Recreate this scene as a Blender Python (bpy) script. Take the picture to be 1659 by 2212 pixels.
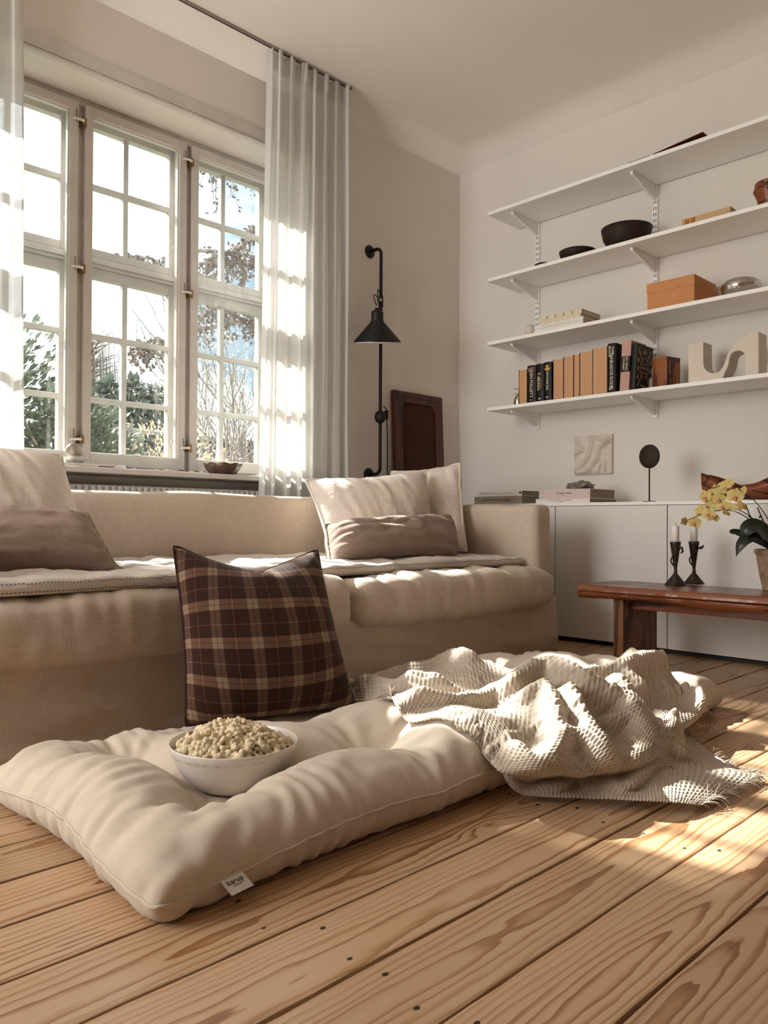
import bpy, bmesh, math, random
import numpy as np
from mathutils import Vector, Matrix, Euler, noise as mnoise
for o in list(bpy.data.objects): bpy.data.objects.remove(o)
S = bpy.context.scene
COL = S.collection
PI = math.pi
# ---------------------------------------------------------------- camera
IW, IH, FPX = 1659.0, 2212.0, 1698.52
YAW, PITCH, ROLL, CAMZ = 0.77634209, 0.01228695, 0.00510136, 0.60
_f = Vector((math.sin(YAW)*math.cos(PITCH), math.cos(YAW)*math.cos(PITCH), math.sin(PITCH)))
_r = Vector((math.cos(YAW), -math.sin(YAW), 0)); _u = _r.cross(_f)
_r2 = math.cos(ROLL)*_r + math.sin(ROLL)*_u; _u2 = -math.sin(ROLL)*_r + math.cos(ROLL)*_u
cam = bpy.data.cameras.new('camera'); cam.sensor_fit = 'HORIZONTAL'; cam.sensor_width = 36.0
cam.lens = 36.0*FPX/IW; cam.clip_start = 0.02; cam.clip_end = 400
co = bpy.data.objects.new('camera', cam); COL.objects.link(co)
mw = Matrix.Identity(4)
for i, v in enumerate((_r2, _u2, -_f)):
    for j in range(3): mw[j][i] = v[j]
mw[2][3] = CAMZ
co.matrix_world = mw; S.camera = co
def at(px, py, axis, val):
    "point of the room seen at a pixel of the photograph, on the plane axis = val"
    d = _r2*((px-IW/2)/FPX) - _u2*((py-IH/2)/FPX) + _f
    c = Vector((0, 0, CAMZ)); k = 'xyz'.index(axis)
    return c + d*((val-c[k])/d[k])
# ---------------------------------------------------------------- exposure, sky, sun, window light
S.view_settings.view_transform = 'Standard'; S.view_settings.look = 'None'
S.view_settings.exposure = 0.0; S.view_settings.gamma = 1.0; S.view_settings.use_curve_mapping = False
W = bpy.data.worlds.new('world'); S.world = W; W.use_nodes = True
nt = W.node_tree; nt.nodes.clear()
def N(t, kind, **kw):
    n = t.nodes.new(kind)
    for k, v in kw.items():
        if k.startswith('i_'):
            k = k[2:]; n.inputs[int(k) if k.isdigit() else k.replace('_', ' ')].default_value = v
        else: setattr(n, k, v)
    return n
def ramp(t, pts, fac=None, interp='LINEAR'):
    r = t.nodes.new('ShaderNodeValToRGB'); r.color_ramp.interpolation = interp
    e = r.color_ramp.elements
    while len(e) < len(pts): e.new(0.5)
    for i, (p, c) in enumerate(pts):
        e[i].position = p; e[i].color = (c, c, c, 1) if isinstance(c, (int, float)) else tuple(c)+(1,)
    if fac is not None: t.links.new(fac, r.inputs[0])
    return r
tc = N(nt, 'ShaderNodeTexCoord'); cl = N(nt, 'ShaderNodeTexNoise', i_Scale=2.2, i_Detail=6.0, i_Roughness=0.55, i_Distortion=0.3)
mp = N(nt, 'ShaderNodeMapping', i_Scale=(1, 1, 2.6)); nt.links.new(tc.outputs['Generated'], mp.inputs[0]); nt.links.new(mp.outputs[0], cl.inputs['Vector'])
rp = ramp(nt, [(0.38, (0.20, 0.255, 0.305)), (0.58, (0.92, 0.96, 1.0))], cl.outputs['Fac'])
bg = N(nt, 'ShaderNodeBackground', i_Strength=3.4); wo = N(nt, 'ShaderNodeOutputWorld')
nt.links.new(rp.outputs[0], bg.inputs[0]); nt.links.new(bg.outputs[0], wo.inputs[0])
SUN_DIR = Vector((0.10, -1.0, -0.80)).normalized()
sun = bpy.data.lights.new('sun', 'SUN'); sun.energy = 25.0; sun.angle = math.radians(0.9); sun.color = (1.0, 0.965, 0.92)
so = bpy.data.objects.new('sun', sun); COL.objects.link(so); so.rotation_euler = SUN_DIR.to_track_quat('-Z', 'Y').to_euler()
def area(name, loc, aim, sx, sy, power, colr):
    l = bpy.data.lights.new(name, 'AREA'); l.shape = 'RECTANGLE'; l.size = sx; l.size_y = sy; l.energy = power; l.color = colr
    o = bpy.data.objects.new(name, l); COL.objects.link(o); o.location = loc
    o.rotation_euler = (Vector(aim)-Vector(loc)).to_track_quat('-Z', 'Y').to_euler(); return o
# daylight entering by the second window, in wall_left, outside the photo
LW = (1.60, 3.12, 0.70, 2.55)
area('daylight_left_window', (-1.72, (LW[0]+LW[1])/2, (LW[2]+LW[3])/2), (2.0, (LW[0]+LW[1])/2, 1.6), LW[1]-LW[0], LW[3]-LW[2], 80, (1.0, 0.975, 0.94))
# ---------------------------------------------------------------- helpers
def lin(h):
    c = [int(h[i:i+2], 16)/255 for i in (0, 2, 4)]
    return tuple(x/12.92 if x <= 0.04045 else ((x+0.055)/1.055)**2.4 for x in c)
def tag(o, label=None, cat=None, group=None, kind=None):
    for k, v in (('label', label), ('category', cat), ('group', group), ('kind', kind)):
        if v: o[k] = v
    return o
def empty(name, loc, label=None, cat=None, group=None, rot=(0, 0, 0)):
    o = bpy.data.objects.new(name, None); COL.objects.link(o); o.location = loc; o.rotation_euler = rot
    o.empty_display_size = 0.05
    return tag(o, label, cat, group)
class MB:
    def __init__(s): s.v = []; s.f = []; s.sm = []; s.uv = None; s.mi = []; s.n = 0
    def add(s, v, f, smooth=False, mi=0):
        v = [tuple(x) for x in v]
        s.v += v; s.f += [tuple(i+s.n for i in q) for q in f]; s.sm += [smooth]*len(f); s.mi += [mi]*len(f); s.n += len(v); return s
    def box(s, a, b, M=None, mi=0):
        x0, y0, z0 = a; x1, y1, z1 = b
        v = [Vector((x, y, z)) for z in (z0, z1) for y in (y0, y1) for x in (x0, x1)]
        if M is not None: v = [M @ p for p in v]
        return s.add(v, [(0, 2, 3, 1), (4, 5, 7, 6), (0, 1, 5, 4), (2, 6, 7, 3), (0, 4, 6, 2), (1, 3, 7, 5)], False, mi)
    def prism(s, poly, h0, h1, fn, mi=0):
        "extrude a 2d polygon; fn(u, v, h) -> point"
        n = len(poly); v = [fn(p[0], p[1], h0) for p in poly]+[fn(p[0], p[1], h1) for p in poly]
        f = [tuple(range(n))[::-1], tuple(range(n, 2*n))]+[(i, (i+1) % n, n+(i+1) % n, n+i) for i in range(n)]
        return s.add(v, f, False, mi)
    def lathe(s, prof, n=32, M=None, smooth=True, mi=0, fn=None):
        v = []; f = []; k = len(prof)
        for i in range(n):
            a = 2*PI*i/n
            for (r, z) in prof:
                p = Vector((r*math.cos(a), r*math.sin(a), z))
                if fn: p = fn(p, a)
                v.append(M @ p if M is not None else p)
        for i in range(n):
            for j in range(k-1):
                a, b = i*k+j, ((i+1) % n)*k+j
                f.append((a, b, b+1, a+1))
        return s.add(v, f, smooth, mi)
    def tube(s, pts, r, n=8, cap=True, smooth=True, mi=0, closed=False):
        pts = [Vector(p) for p in pts]; m = len(pts); rr = r if hasattr(r, '__len__') else [r]*m
        v = []; f = []; up = None
        for i, p in enumerate(pts):
            if closed: t = pts[(i+1) % m]-pts[i-1]
            else: t = pts[min(i+1, m-1)]-pts[max(i-1, 0)]
            t = t.normalized() if t.length > 1e-9 else Vector((0, 0, 1))
            if up is None: up = t.orthogonal().normalized()
            up = up-t*up.dot(t); up = up.normalized() if up.length > 1e-6 else t.orthogonal().normalized()
            w = t.cross(up)
            for j in range(n):
                a = 2*PI*j/n; v.append(p+(up*math.cos(a)+w*math.sin(a))*rr[i])
        for i in range(m if closed else m-1):
            for j in range(n):
                a = i*n+j; b = i*n+(j+1) % n; c = ((i+1) % m)*n
                f.append((a, b, c+(j+1) % n, c+j))
        if cap and not closed: f += [tuple(range(n))[::-1], tuple(range((m-1)*n, m*n))]
        return s.add(v, f, smooth, mi)
    def ball(s, c, r, n=12, M=None, mi=0, sc=(1, 1, 1)):
        prof = [(max(1e-4, math.sin(PI*i/(n//2+2))), -math.cos(PI*i/(n//2+2))) for i in range(n//2+3)]
        c = Vector(c)
        return s.lathe([(p[0], p[1]) for p in prof], n, None, True, mi, lambda p, a: c+Vector((p.x*r*sc[0], p.y*r*sc[1], p.z*r*sc[2])))
    def obj(s, name, mat, parent=None, bevel=0, sub=0, uv=None, inv=None):
        me = bpy.data.meshes.new(name); me.from_pydata(s.v, [], s.f); me.polygons.foreach_set('use_smooth', s.sm)
        mats = mat if isinstance(mat, (list, tuple)) else [mat]
        for m in mats: me.materials.append(m)
        if len(mats) > 1: me.polygons.foreach_set('material_index', s.mi)
        return link(name, me, parent, bevel, sub)
def link(name, me, parent=None, bevel=0, sub=0):
    me.update(); o = bpy.data.objects.new(name, me); COL.objects.link(o)
    if parent is not None: o.parent = parent
    if bevel:
        b = o.modifiers.new('bevel', 'BEVEL'); b.width = bevel; b.segments = 2; b.limit_method = 'ANGLE'; b.angle_limit = math.radians(40)
    if sub:
        b = o.modifiers.new('subdivision', 'SUBSURF'); b.levels = sub; b.render_levels = sub
    return o
def grid_mesh(name, V, wrap=False, uv=True, uvs=None, flip=False):
    "V (n, m, 3) numpy grid -> mesh with uv"
    n, m = V.shape[:2]; idx = np.arange(n*m).reshape(n, m)
    if wrap: idx = np.vstack([idx, idx[:1]])
    q = np.stack([idx[:-1, :-1], idx[1:, :-1], idx[1:, 1:], idx[:-1, 1:]], -1).reshape(-1, 4)
    if flip: q = q[:, ::-1]
    return raw_mesh(name, V.reshape(-1, 3), q, uvs=(np.stack(np.meshgrid(np.linspace(0, 1, n), np.linspace(0, 1, m), indexing='ij'), -1).reshape(-1, 2) if uv and uvs is None else uvs))
def raw_mesh(name, v, q, uvs=None):
    me = bpy.data.meshes.new(name); v = np.asarray(v, np.float32); q = np.asarray(q, np.int32)
    me.vertices.add(len(v)); me.vertices.foreach_set('co', v.ravel())
    k = q.shape[1]; me.loops.add(q.size); me.loops.foreach_set('vertex_index', q.ravel())
    me.polygons.add(len(q)); me.polygons.foreach_set('loop_start', np.arange(0, q.size, k, dtype=np.int32))
    me.polygons.foreach_set('loop_total', np.full(len(q), k, np.int32))
    me.polygons.foreach_set('use_smooth', np.ones(len(q), bool))
    if uvs is not None:
        l = me.uv_layers.new(name='UVMap'); l.data.foreach_set('uv', np.asarray(uvs, np.float32)[q.ravel()].ravel())
    me.update(calc_edges=True); me.validate(); return me
def copy_tree(o, parent=None):
    c = o.copy(); COL.objects.link(c)
    if parent is not None: c.parent = parent
    for ch in list(o.children): copy_tree(ch, c)
    return c
# numpy value noise
_rs = np.random.RandomState(7); _T = _rs.rand(64, 64, 64).astype(np.float32)
def vnoise(p, sc=1.0, seed=0):
    p = np.asarray(p, float)*sc+seed*7.31; i = np.floor(p).astype(int); f = p-i; f = f*f*(3-2*f); r = 0
    for dx in (0, 1):
        for dy in (0, 1):
            for dz in (0, 1):
                w = (f[..., 0] if dx else 1-f[..., 0])*(f[..., 1] if dy else 1-f[..., 1])*(f[..., 2] if dz else 1-f[..., 2])
                r = r+w*_T[(i[..., 0]+dx) % 64, (i[..., 1]+dy) % 64, (i[..., 2]+dz) % 64]
    return r*2-1
def fbm(p, sc, oct=3, seed=0):
    return sum(vnoise(p, sc*2**k, seed+k)*0.5**k for k in range(oct))
def soft_box(name, a, b, r, cell, mat, parent, fn=None, sub=0):
    "box with round edges and a dense even surface; fn(P, N) moves the points"
    a = np.array(a, float); b = np.array(b, float); vs = []; qs = []; uvl = []; n0 = 0
    for ax in range(3):
        u, w = (ax+1) % 3, (ax+2) % 3
        for side in (0, 1):
            def axis(k):
                L = b[k]-a[k]; inner = max(2, int(round((L-2*r)/cell))+1)
                t = np.linspace(0, PI/2, 5)[:-1]; e = r*(1-np.cos(0))*0
                lo = a[k]+r*np.tan(np.linspace(-PI/4, 0, 4))+r*1.0-0*e
                return np.concatenate([a[k]+r*(1+np.tan(np.linspace(-PI/4, 0, 4)))[:-1], np.linspace(a[k]+r, b[k]-r, inner), (b[k]-r*(1-np.tan(np.linspace(0, PI/4, 4))))[1:]])
            U, Wd = np.meshgrid(axis(u), axis(w), indexing='ij')
            P = np.zeros(U.shape+(3,)); P[..., u] = U; P[..., w] = Wd; P[..., ax] = b[ax] if side else a[ax]
            inn = np.clip(P, a+r, b-r); d = P-inn; d = d/np.maximum(np.linalg.norm(d, axis=-1, keepdims=True), 1e-9)
            Q = inn+d*r
            n, m = U.shape; idx = np.arange(n*m).reshape(n, m)+n0
            q = np.stack([idx[:-1, :-1], idx[1:, :-1], idx[1:, 1:], idx[:-1, 1:]], -1).reshape(-1, 4)
            if not side: q = q[:, ::-1]
            vs.append((Q.reshape(-1, 3), d.reshape(-1, 3))); qs.append(q); n0 += n*m
            uvl.append(np.stack([U.ravel(), Wd.ravel()], -1) if ax != 1 else np.stack([Wd.ravel(), U.ravel()], -1))
    P = np.vstack([x[0] for x in vs]); Nn = np.vstack([x[1] for x in vs])
    if fn: P = fn(P, Nn)
    me = raw_mesh(name, P, np.vstack(qs), np.vstack(uvl))
    bm = bmesh.new(); bm.from_mesh(me); bmesh.ops.remove_doubles(bm, verts=bm.verts, dist=0.0008); bm.to_mesh(me); bm.free()
    me.polygons.foreach_set('use_smooth', np.ones(len(me.polygons), bool))
    me.materials.append(mat); return link(name, me, parent, 0, sub)
_texts = []
def text(name, body, size, origin, right, up, mat, parent, ax='CENTER', space=1.0, sx=1.0, ext=0.0002):
    cu = bpy.data.curves.new(name, 'FONT'); cu.body = body; cu.size = size; cu.align_x = ax; cu.align_y = 'CENTER'
    cu.extrude = ext; cu.space_character = space; cu.resolution_u = 2
    o = bpy.data.objects.new(name, cu); COL.objects.link(o); bpy.context.view_layer.update()
    me = bpy.data.meshes.new_from_object(o.evaluated_get(bpy.context.evaluated_depsgraph_get()))
    COL.objects.unlink(o); bpy.data.objects.remove(o)
    R = Vector(right).normalized(); U = Vector(up).normalized(); Z = R.cross(U)
    M = Matrix((R, U, Z)).transposed().to_4x4(); M.translation = Vector(origin)
    me.transform(M @ Matrix.Diagonal((sx, 1, 1, 1))); me.materials.clear(); me.materials.append(mat)
    return link(name, me, parent)
# ---------------------------------------------------------------- materials
def new_mat(name):
    m = bpy.data.materials.new(name); m.use_nodes = True; t = m.node_tree
    return m, t, t.nodes['Principled BSDF'], t.nodes['Material Output']
def M_(name, col, rough=0.6, var=0.10, scale=6, bump=0.0, bscale=120, metal=0.0, spec=0.5, stretch=(1, 1, 1), sheen=0.0, coord='Object', trans=0.0, dark=None):
    m, t, p, out = new_mat(name); L = t.links
    if isinstance(col, str): col = lin(col)
    tc = N(t, 'ShaderNodeTexCoord'); mp = N(t, 'ShaderNodeMapping', i_Scale=stretch); L.new(tc.outputs[coord], mp.inputs[0])
    n = N(t, 'ShaderNodeTexNoise', i_Scale=float(scale), i_Detail=5.0, i_Roughness=0.6); L.new(mp.outputs[0], n.inputs['Vector'])
    lo = dark if dark else tuple(c*(1-var) for c in col); hi = tuple(min(1, c*(1+var)) for c in col)
    r = ramp(t, [(0.3, lo), (0.7, hi)], n.outputs['Fac']); L.new(r.outputs[0], p.inputs['Base Color'])
    p.inputs['Roughness'].default_value = rough; p.inputs['Metallic'].default_value = metal; p.inputs['Specular IOR Level'].default_value = spec
    if sheen: p.inputs['Sheen Weight'].default_value = sheen
    if bump:
        n2 = N(t, 'ShaderNodeTexNoise', i_Scale=float(bscale), i_Detail=4.0); L.new(mp.outputs[0], n2.inputs['Vector'])
        b = N(t, 'ShaderNodeBump', i_Strength=1.0, i_Distance=bump); L.new(n2.outputs['Fac'], b.inputs['Height']); L.new(b.outputs[0], p.inputs['Normal'])
    if trans:
        tr = N(t, 'ShaderNodeBsdfTranslucent'); L.new(r.outputs[0], tr.inputs[0]); mx = N(t, 'ShaderNodeMixShader', i_Fac=trans)
        L.new(p.outputs[0], mx.inputs[1]); L.new(tr.outputs[0], mx.inputs[2]); L.new(mx.outputs[0], out.inputs[0])
    return m
def linen(name, col, var=0.14, bump=0.0006, su=1.0, weave=(260, 260), coord='UV', trans=0.0, crease=0.0):
    "woven cloth: slubs running both ways, from stretched noises"
    m, t, p, out = new_mat(name); L = t.links
    if isinstance(col, str): col = lin(col)
    tc = N(t, 'ShaderNodeTexCoord'); facs = []
    for sc in ((weave[0]*su, weave[1]*0.06*su, weave[0]*su), (weave[0]*0.06*su, weave[1]*su, weave[0]*su)):
        mp = N(t, 'ShaderNodeMapping', i_Scale=sc); L.new(tc.outputs[coord], mp.inputs[0])
        n = N(t, 'ShaderNodeTexNoise', i_Scale=1.0, i_Detail=2.0); L.new(mp.outputs[0], n.inputs['Vector']); facs.append(n.outputs['Fac'])
    ad = N(t, 'ShaderNodeMath', operation='ADD'); L.new(facs[0], ad.inputs[0]); L.new(facs[1], ad.inputs[1])
    nb = N(t, 'ShaderNodeTexNoise', i_Scale=7.0*su, i_Detail=4.0); L.new(tc.outputs[coord], nb.inputs['Vector'])
    a2 = N(t, 'ShaderNodeMath', operation='MULTIPLY_ADD', i_1=0.5); L.new(nb.outputs['Fac'], a2.inputs[0]); L.new(ad.outputs[0], a2.inputs[2])
    dv = N(t, 'ShaderNodeMath', operation='MULTIPLY', i_1=0.4); L.new(a2.outputs[0], dv.inputs[0])
    r = ramp(t, [(0.36, tuple(c*(1-var) for c in col)), (0.64, tuple(min(1, c*(1+var)) for c in col))], dv.outputs[0])
    L.new(r.outputs[0], p.inputs['Base Color']); p.inputs['Roughness'].default_value = 0.92; p.inputs['Specular IOR Level'].default_value = 0.15
    p.inputs['Sheen Weight'].default_value = 0.15; p.inputs['Sheen Roughness'].default_value = 0.5
    b = N(t, 'ShaderNodeBump', i_Strength=0.7, i_Distance=bump); L.new(ad.outputs[0], b.inputs['Height']); last = b
    if crease:
        n3 = N(t, 'ShaderNodeTexNoise', i_Scale=9.0*su, i_Detail=3.0, i_Distortion=1.2); L.new(tc.outputs[coord], n3.inputs['Vector'])
        ab = N(t, 'ShaderNodeMath', operation='SUBTRACT', i_1=0.5); L.new(n3.outputs['Fac'], ab.inputs[0])
        a3 = N(t, 'ShaderNodeMath', operation='ABSOLUTE'); L.new(ab.outputs[0], a3.inputs[0])
        b2 = N(t, 'ShaderNodeBump', i_Strength=0.6, i_Distance=crease); L.new(a3.outputs[0], b2.inputs['Height']); L.new(b.outputs[0], b2.inputs['Normal']); last = b2
    L.new(last.outputs[0], p.inputs['Normal'])
    if trans:
        tr = N(t, 'ShaderNodeBsdfTranslucent'); L.new(r.outputs[0], tr.inputs[0]); mx = N(t, 'ShaderNodeMixShader', i_Fac=trans)
        L.new(p.outputs[0], mx.inputs[1]); L.new(tr.outputs[0], mx.inputs[2]); L.new(mx.outputs[0], out.inputs[0])
    return m
def pine(name):
    "flat sawn pine: nested arches along each board, growth lines parallel to its edges, a few knots; every board its own cut"
    m, t, p, out = new_mat(name); L = t.links; tc = N(t, 'ShaderNodeTexCoord'); oi = N(t, 'ShaderNodeObjectInfo'); R = oi.outputs['Random']
    sp = N(t, 'ShaderNodeSeparateXYZ'); L.new(tc.outputs['Object'], sp.inputs[0])
    def mt(op, a, b=None, c=None):
        k = N(t, 'ShaderNodeMath', operation=op)
        for i, x in enumerate((a, b, c)):
            if x is None: continue
            if isinstance(x, (int, float)): k.inputs[i].default_value = x
            else: L.new(x, k.inputs[i])
        return k.outputs[0]
    off = mt('MULTIPLY', R, 61.0); cx = N(t, 'ShaderNodeCombineXYZ'); L.new(off, cx.inputs[0]); L.new(off, cx.inputs[2])
    def nz(sx, sy, det, rough=0.5, dist=0.0):
        mp = N(t, 'ShaderNodeMapping', i_Scale=(sx, sy, 1)); L.new(tc.outputs['Object'], mp.inputs[0]); av = N(t, 'ShaderNodeVectorMath', operation='ADD'); L.new(mp.outputs[0], av.inputs[0]); L.new(cx.outputs[0], av.inputs[1])
        n = N(t, 'ShaderNodeTexNoise', i_Scale=1.0, i_Detail=det, i_Roughness=rough, i_Distortion=dist); L.new(av.outputs[0], n.inputs['Vector']); return n.outputs['Fac'], av.outputs[0]
    n1, v1 = nz(0.9, 5.0, 2.0); n2, _ = nz(5.0, 26.0, 3.0); n3, _ = nz(6.0, 380.0, 3.0); n4, _ = nz(2.2, 3.0, 3.0)
    y = mt('ADD', sp.outputs[1], mt('MULTIPLY', mt('SUBTRACT', R, 0.5), 0.09)); y = mt('ADD', y, mt('MULTIPLY', mt('SUBTRACT', n1, 0.5), 0.055))
    ph = mt('MULTIPLY_ADD', sp.outputs[0], 1.25, mt('MULTIPLY', R, 40.0)); ph = mt('ADD', ph, mt('MULTIPLY', n1, 2.2))
    sx = mt('MULTIPLY', mt('SINE', ph), 3.6); yy = mt('MULTIPLY', y, 78.0)
    ctr = ramp(t, [(0.0, 1.0), (0.25, 0.85), (0.75, 0.42)], mt('MULTIPLY', mt('ABSOLUTE', yy), 0.125)).outputs[0]
    h = mt('SQRT', mt('ADD', mt('MULTIPLY', sx, sx), mt('MULTIPLY', yy, yy)))
    h = mt('ADD', h, mt('MULTIPLY', n2, 1.7))
    kv = N(t, 'ShaderNodeMapping', i_Scale=(1.6, 1.05, 1.0)); L.new(v1, kv.inputs[0]); vo = N(t, 'ShaderNodeTexVoronoi', i_Scale=1.0, i_Randomness=1.0); L.new(kv.outputs[0], vo.inputs['Vector'])
    sc = N(t, 'ShaderNodeSeparateColor'); L.new(vo.outputs['Color'], sc.inputs[0]); on = mt('GREATER_THAN', sc.outputs[0], 0.62)
    kr = ramp(t, [(0.0, 1.0), (0.06, 0.55), (0.16, 0.18), (0.36, 0.0)], vo.outputs['Distance']); h = mt('ADD', h, mt('MULTIPLY', mt('MULTIPLY', kr.outputs[0], on), 5.0))
    f = mt('FRACT', h); rg = ramp(t, [(0.0, 0.0), (0.50, 0.08), (0.78, 0.85), (0.93, 1.0), (1.0, 0.0)], f)
    a = mt('MULTIPLY_ADD', n3, 0.28, mt('MULTIPLY', rg.outputs[0], mt('MULTIPLY', mt('MULTIPLY_ADD', n4, 0.95, 0.30), ctr)))
    cr = ramp(t, [(0.08, lin('c8a98b')), (0.55, lin('b28b68')), (0.95, lin('83593b'))], a)
    hv = N(t, 'ShaderNodeHueSaturation', i_Saturation=1.06); L.new(mt('MULTIPLY_ADD', R, 0.20, 0.79), hv.inputs['Value']); L.new(cr.outputs[0], hv.inputs['Color'])
    kn = ramp(t, [(0.020, 1.0), (0.042, 0.0)], vo.outputs['Distance']); mk = N(t, 'ShaderNodeMix', data_type='RGBA'); L.new(mt('MULTIPLY', kn.outputs[0], on), mk.inputs['Factor']); L.new(hv.outputs[0], mk.inputs[6]); mk.inputs[7].default_value = lin('4a2e1e')+(1,)
    L.new(mk.outputs[2], p.inputs['Base Color'])
    rr = ramp(t, [(0.35, 0.24), (0.65, 0.42)], n4); L.new(rr.outputs[0], p.inputs['Roughness'])
    b = N(t, 'ShaderNodeBump', i_Strength=0.5, i_Distance=0.0004); L.new(a, b.inputs['Height']); L.new(b.outputs[0], p.inputs['Normal'])
    return m
def wood(name, light, dark, rings=9.0, stretch=(0.5, 5.0, 5.0), rough=0.38, coat=0.0, bump=0.0003, rand=True, knots=True, fine=0.35, rvar=0.1, axis_uv='Object', mid=None):
    "board grain: contour lines of a long stretched noise (cathedral figure), knots, pores; each object gets its own piece of the tree"
    m, t, p, out = new_mat(name); L = t.links
    light, dark = lin(light), lin(dark); tc = N(t, 'ShaderNodeTexCoord'); base = tc.outputs[axis_uv]
    mp = N(t, 'ShaderNodeMapping', i_Scale=stretch); L.new(base, mp.inputs[0]); vec = mp.outputs[0]
    if rand:
        oi = N(t, 'ShaderNodeObjectInfo'); mu = N(t, 'ShaderNodeMath', operation='MULTIPLY', i_1=57.0); L.new(oi.outputs['Random'], mu.inputs[0])
        cx = N(t, 'ShaderNodeCombineXYZ'); L.new(mu.outputs[0], cx.inputs[0]); L.new(mu.outputs[0], cx.inputs[2])
        av = N(t, 'ShaderNodeVectorMath', operation='ADD'); L.new(vec, av.inputs[0]); L.new(cx.outputs[0], av.inputs[1]); vec = av.outputs[0]
    n = N(t, 'ShaderNodeTexNoise', i_Scale=1.0, i_Detail=1.2, i_Roughness=0.35, i_Distortion=0.25); L.new(vec, n.inputs['Vector'])
    h = N(t, 'ShaderNodeMath', operation='MULTIPLY', i_1=rings); L.new(n.outputs['Fac'], h.inputs[0]); hs = h.outputs[0]
    kn = None
    if knots:
        kv = N(t, 'ShaderNodeMapping', i_Scale=(1.15, 0.55, 1.0)); L.new(vec, kv.inputs[0])
        vo = N(t, 'ShaderNodeTexVoronoi', i_Scale=1.0, i_Randomness=1.0); L.new(kv.outputs[0], vo.inputs['Vector'])
        kr = ramp(t, [(0.0, 1.0), (0.05, 0.62), (0.14, 0.22), (0.34, 0.0)], vo.outputs['Distance'])
        ka = N(t, 'ShaderNodeMath', operation='MULTIPLY_ADD', i_1=3.2); L.new(kr.outputs[0], ka.inputs[0]); L.new(hs, ka.inputs[2]); hs = ka.outputs[0]
        kn = ramp(t, [(0.018, 1.0), (0.036, 0.0)], vo.outputs['Distance'])
    n2 = N(t, 'ShaderNodeTexNoise', i_Scale=1.0, i_Detail=3.0); mp2 = N(t, 'ShaderNodeMapping', i_Scale=(1.2, 14.0, 14.0)); L.new(vec, mp2.inputs[0]); L.new(mp2.outputs[0], n2.inputs['Vector'])
    wob = N(t, 'ShaderNodeMath', operation='MULTIPLY_ADD', i_1=0.35); L.new(n2.outputs['Fac'], wob.inputs[0]); L.new(hs, wob.inputs[2])
    fr = N(t, 'ShaderNodeMath', operation='FRACT'); L.new(wob.outputs[0], fr.inputs[0])
    rg = ramp(t, [(0.0, 0.05), (0.55, 0.22), (0.86, 0.95), (0.95, 0.75), (1.0, 0.05)], fr.outputs[0])
    n3 = N(t, 'ShaderNodeTexNoise', i_Scale=1.0, i_Detail=4.0); mp3 = N(t, 'ShaderNodeMapping', i_Scale=(2.5, 70.0, 70.0)); L.new(vec, mp3.inputs[0]); L.new(mp3.outputs[0], n3.inputs['Vector'])
    sm = N(t, 'ShaderNodeMath', operation='MULTIPLY_ADD', i_1=fine); L.new(n3.outputs['Fac'], sm.inputs[0]); L.new(rg.outputs[0], sm.inputs[2])
    cr = ramp(t, [(0.1, light), (0.75, mid and lin(mid) or tuple(0.5*a+0.5*b for a, b in zip(light, dark))), (1.25/1.25, dark)], sm.outputs[0])
    colr = cr.outputs[0]
    if rand:
        hv = N(t, 'ShaderNodeHueSaturation'); ml = N(t, 'ShaderNodeMath', operation='MULTIPLY_ADD', i_1=2*rvar, i_2=1-rvar); L.new(oi.outputs['Random'], ml.inputs[0])
        L.new(ml.outputs[0], hv.inputs['Value']); L.new(colr, hv.inputs['Color']); colr = hv.outputs[0]
    if kn:
        mk = N(t, 'ShaderNodeMix', data_type='RGBA'); L.new(kn.outputs[0], mk.inputs['Factor']); L.new(colr, mk.inputs[6]); mk.inputs[7].default_value = tuple(c*0.35 for c in dark)+(1,); colr = mk.outputs[2]
    L.new(colr, p.inputs['Base Color'])
    n4 = N(t, 'ShaderNodeTexNoise', i_Scale=5.0, i_Detail=4.0); L.new(base, n4.inputs['Vector'])
    rr = ramp(t, [(0.3, max(0.05, rough-0.09)), (0.7, rough+0.1)], n4.outputs['Fac']); L.new(rr.outputs[0], p.inputs['Roughness'])
    p.inputs['Coat Weight'].default_value = coat; p.inputs['Coat Roughness'].default_value = 0.2
    b = N(t, 'ShaderNodeBump', i_Strength=0.6, i_Distance=bump); L.new(sm.outputs[0], b.inputs['Height']); L.new(b.outputs[0], p.inputs['Normal'])
    return m
def glass_mat(name, tint=(0.97, 0.985, 0.98)):
    m, t, p, out = new_mat(name); L = t.links; t.nodes.remove(p)
    tr = N(t, 'ShaderNodeBsdfTransparent'); tr.inputs[0].default_value = tint+(1,); g = N(t, 'ShaderNodeBsdfGlossy', i_Roughness=0.02)
    fr = N(t, 'ShaderNodeFresnel'); ge = N(t, 'ShaderNodeNewGeometry'); io = N(t, 'ShaderNodeMath', operation='MULTIPLY_ADD', i_1=1/1.45-1.45, i_2=1.45); L.new(ge.outputs['Backfacing'], io.inputs[0]); L.new(io.outputs[0], fr.inputs['IOR'])
    no = N(t, 'ShaderNodeTexNoise', i_Scale=3.0); tc = N(t, 'ShaderNodeTexCoord'); L.new(tc.outputs['Object'], no.inputs['Vector'])
    b = N(t, 'ShaderNodeBump', i_Strength=0.12, i_Distance=0.01); L.new(no.outputs['Fac'], b.inputs['Height']); L.new(b.outputs[0], g.inputs['Normal'])
    mx = N(t, 'ShaderNodeMixShader'); L.new(fr.outputs[0], mx.inputs[0]); L.new(tr.outputs[0], mx.inputs[1]); L.new(g.outputs[0], mx.inputs[2]); L.new(mx.outputs[0], out.inputs[0])
    return m
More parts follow.
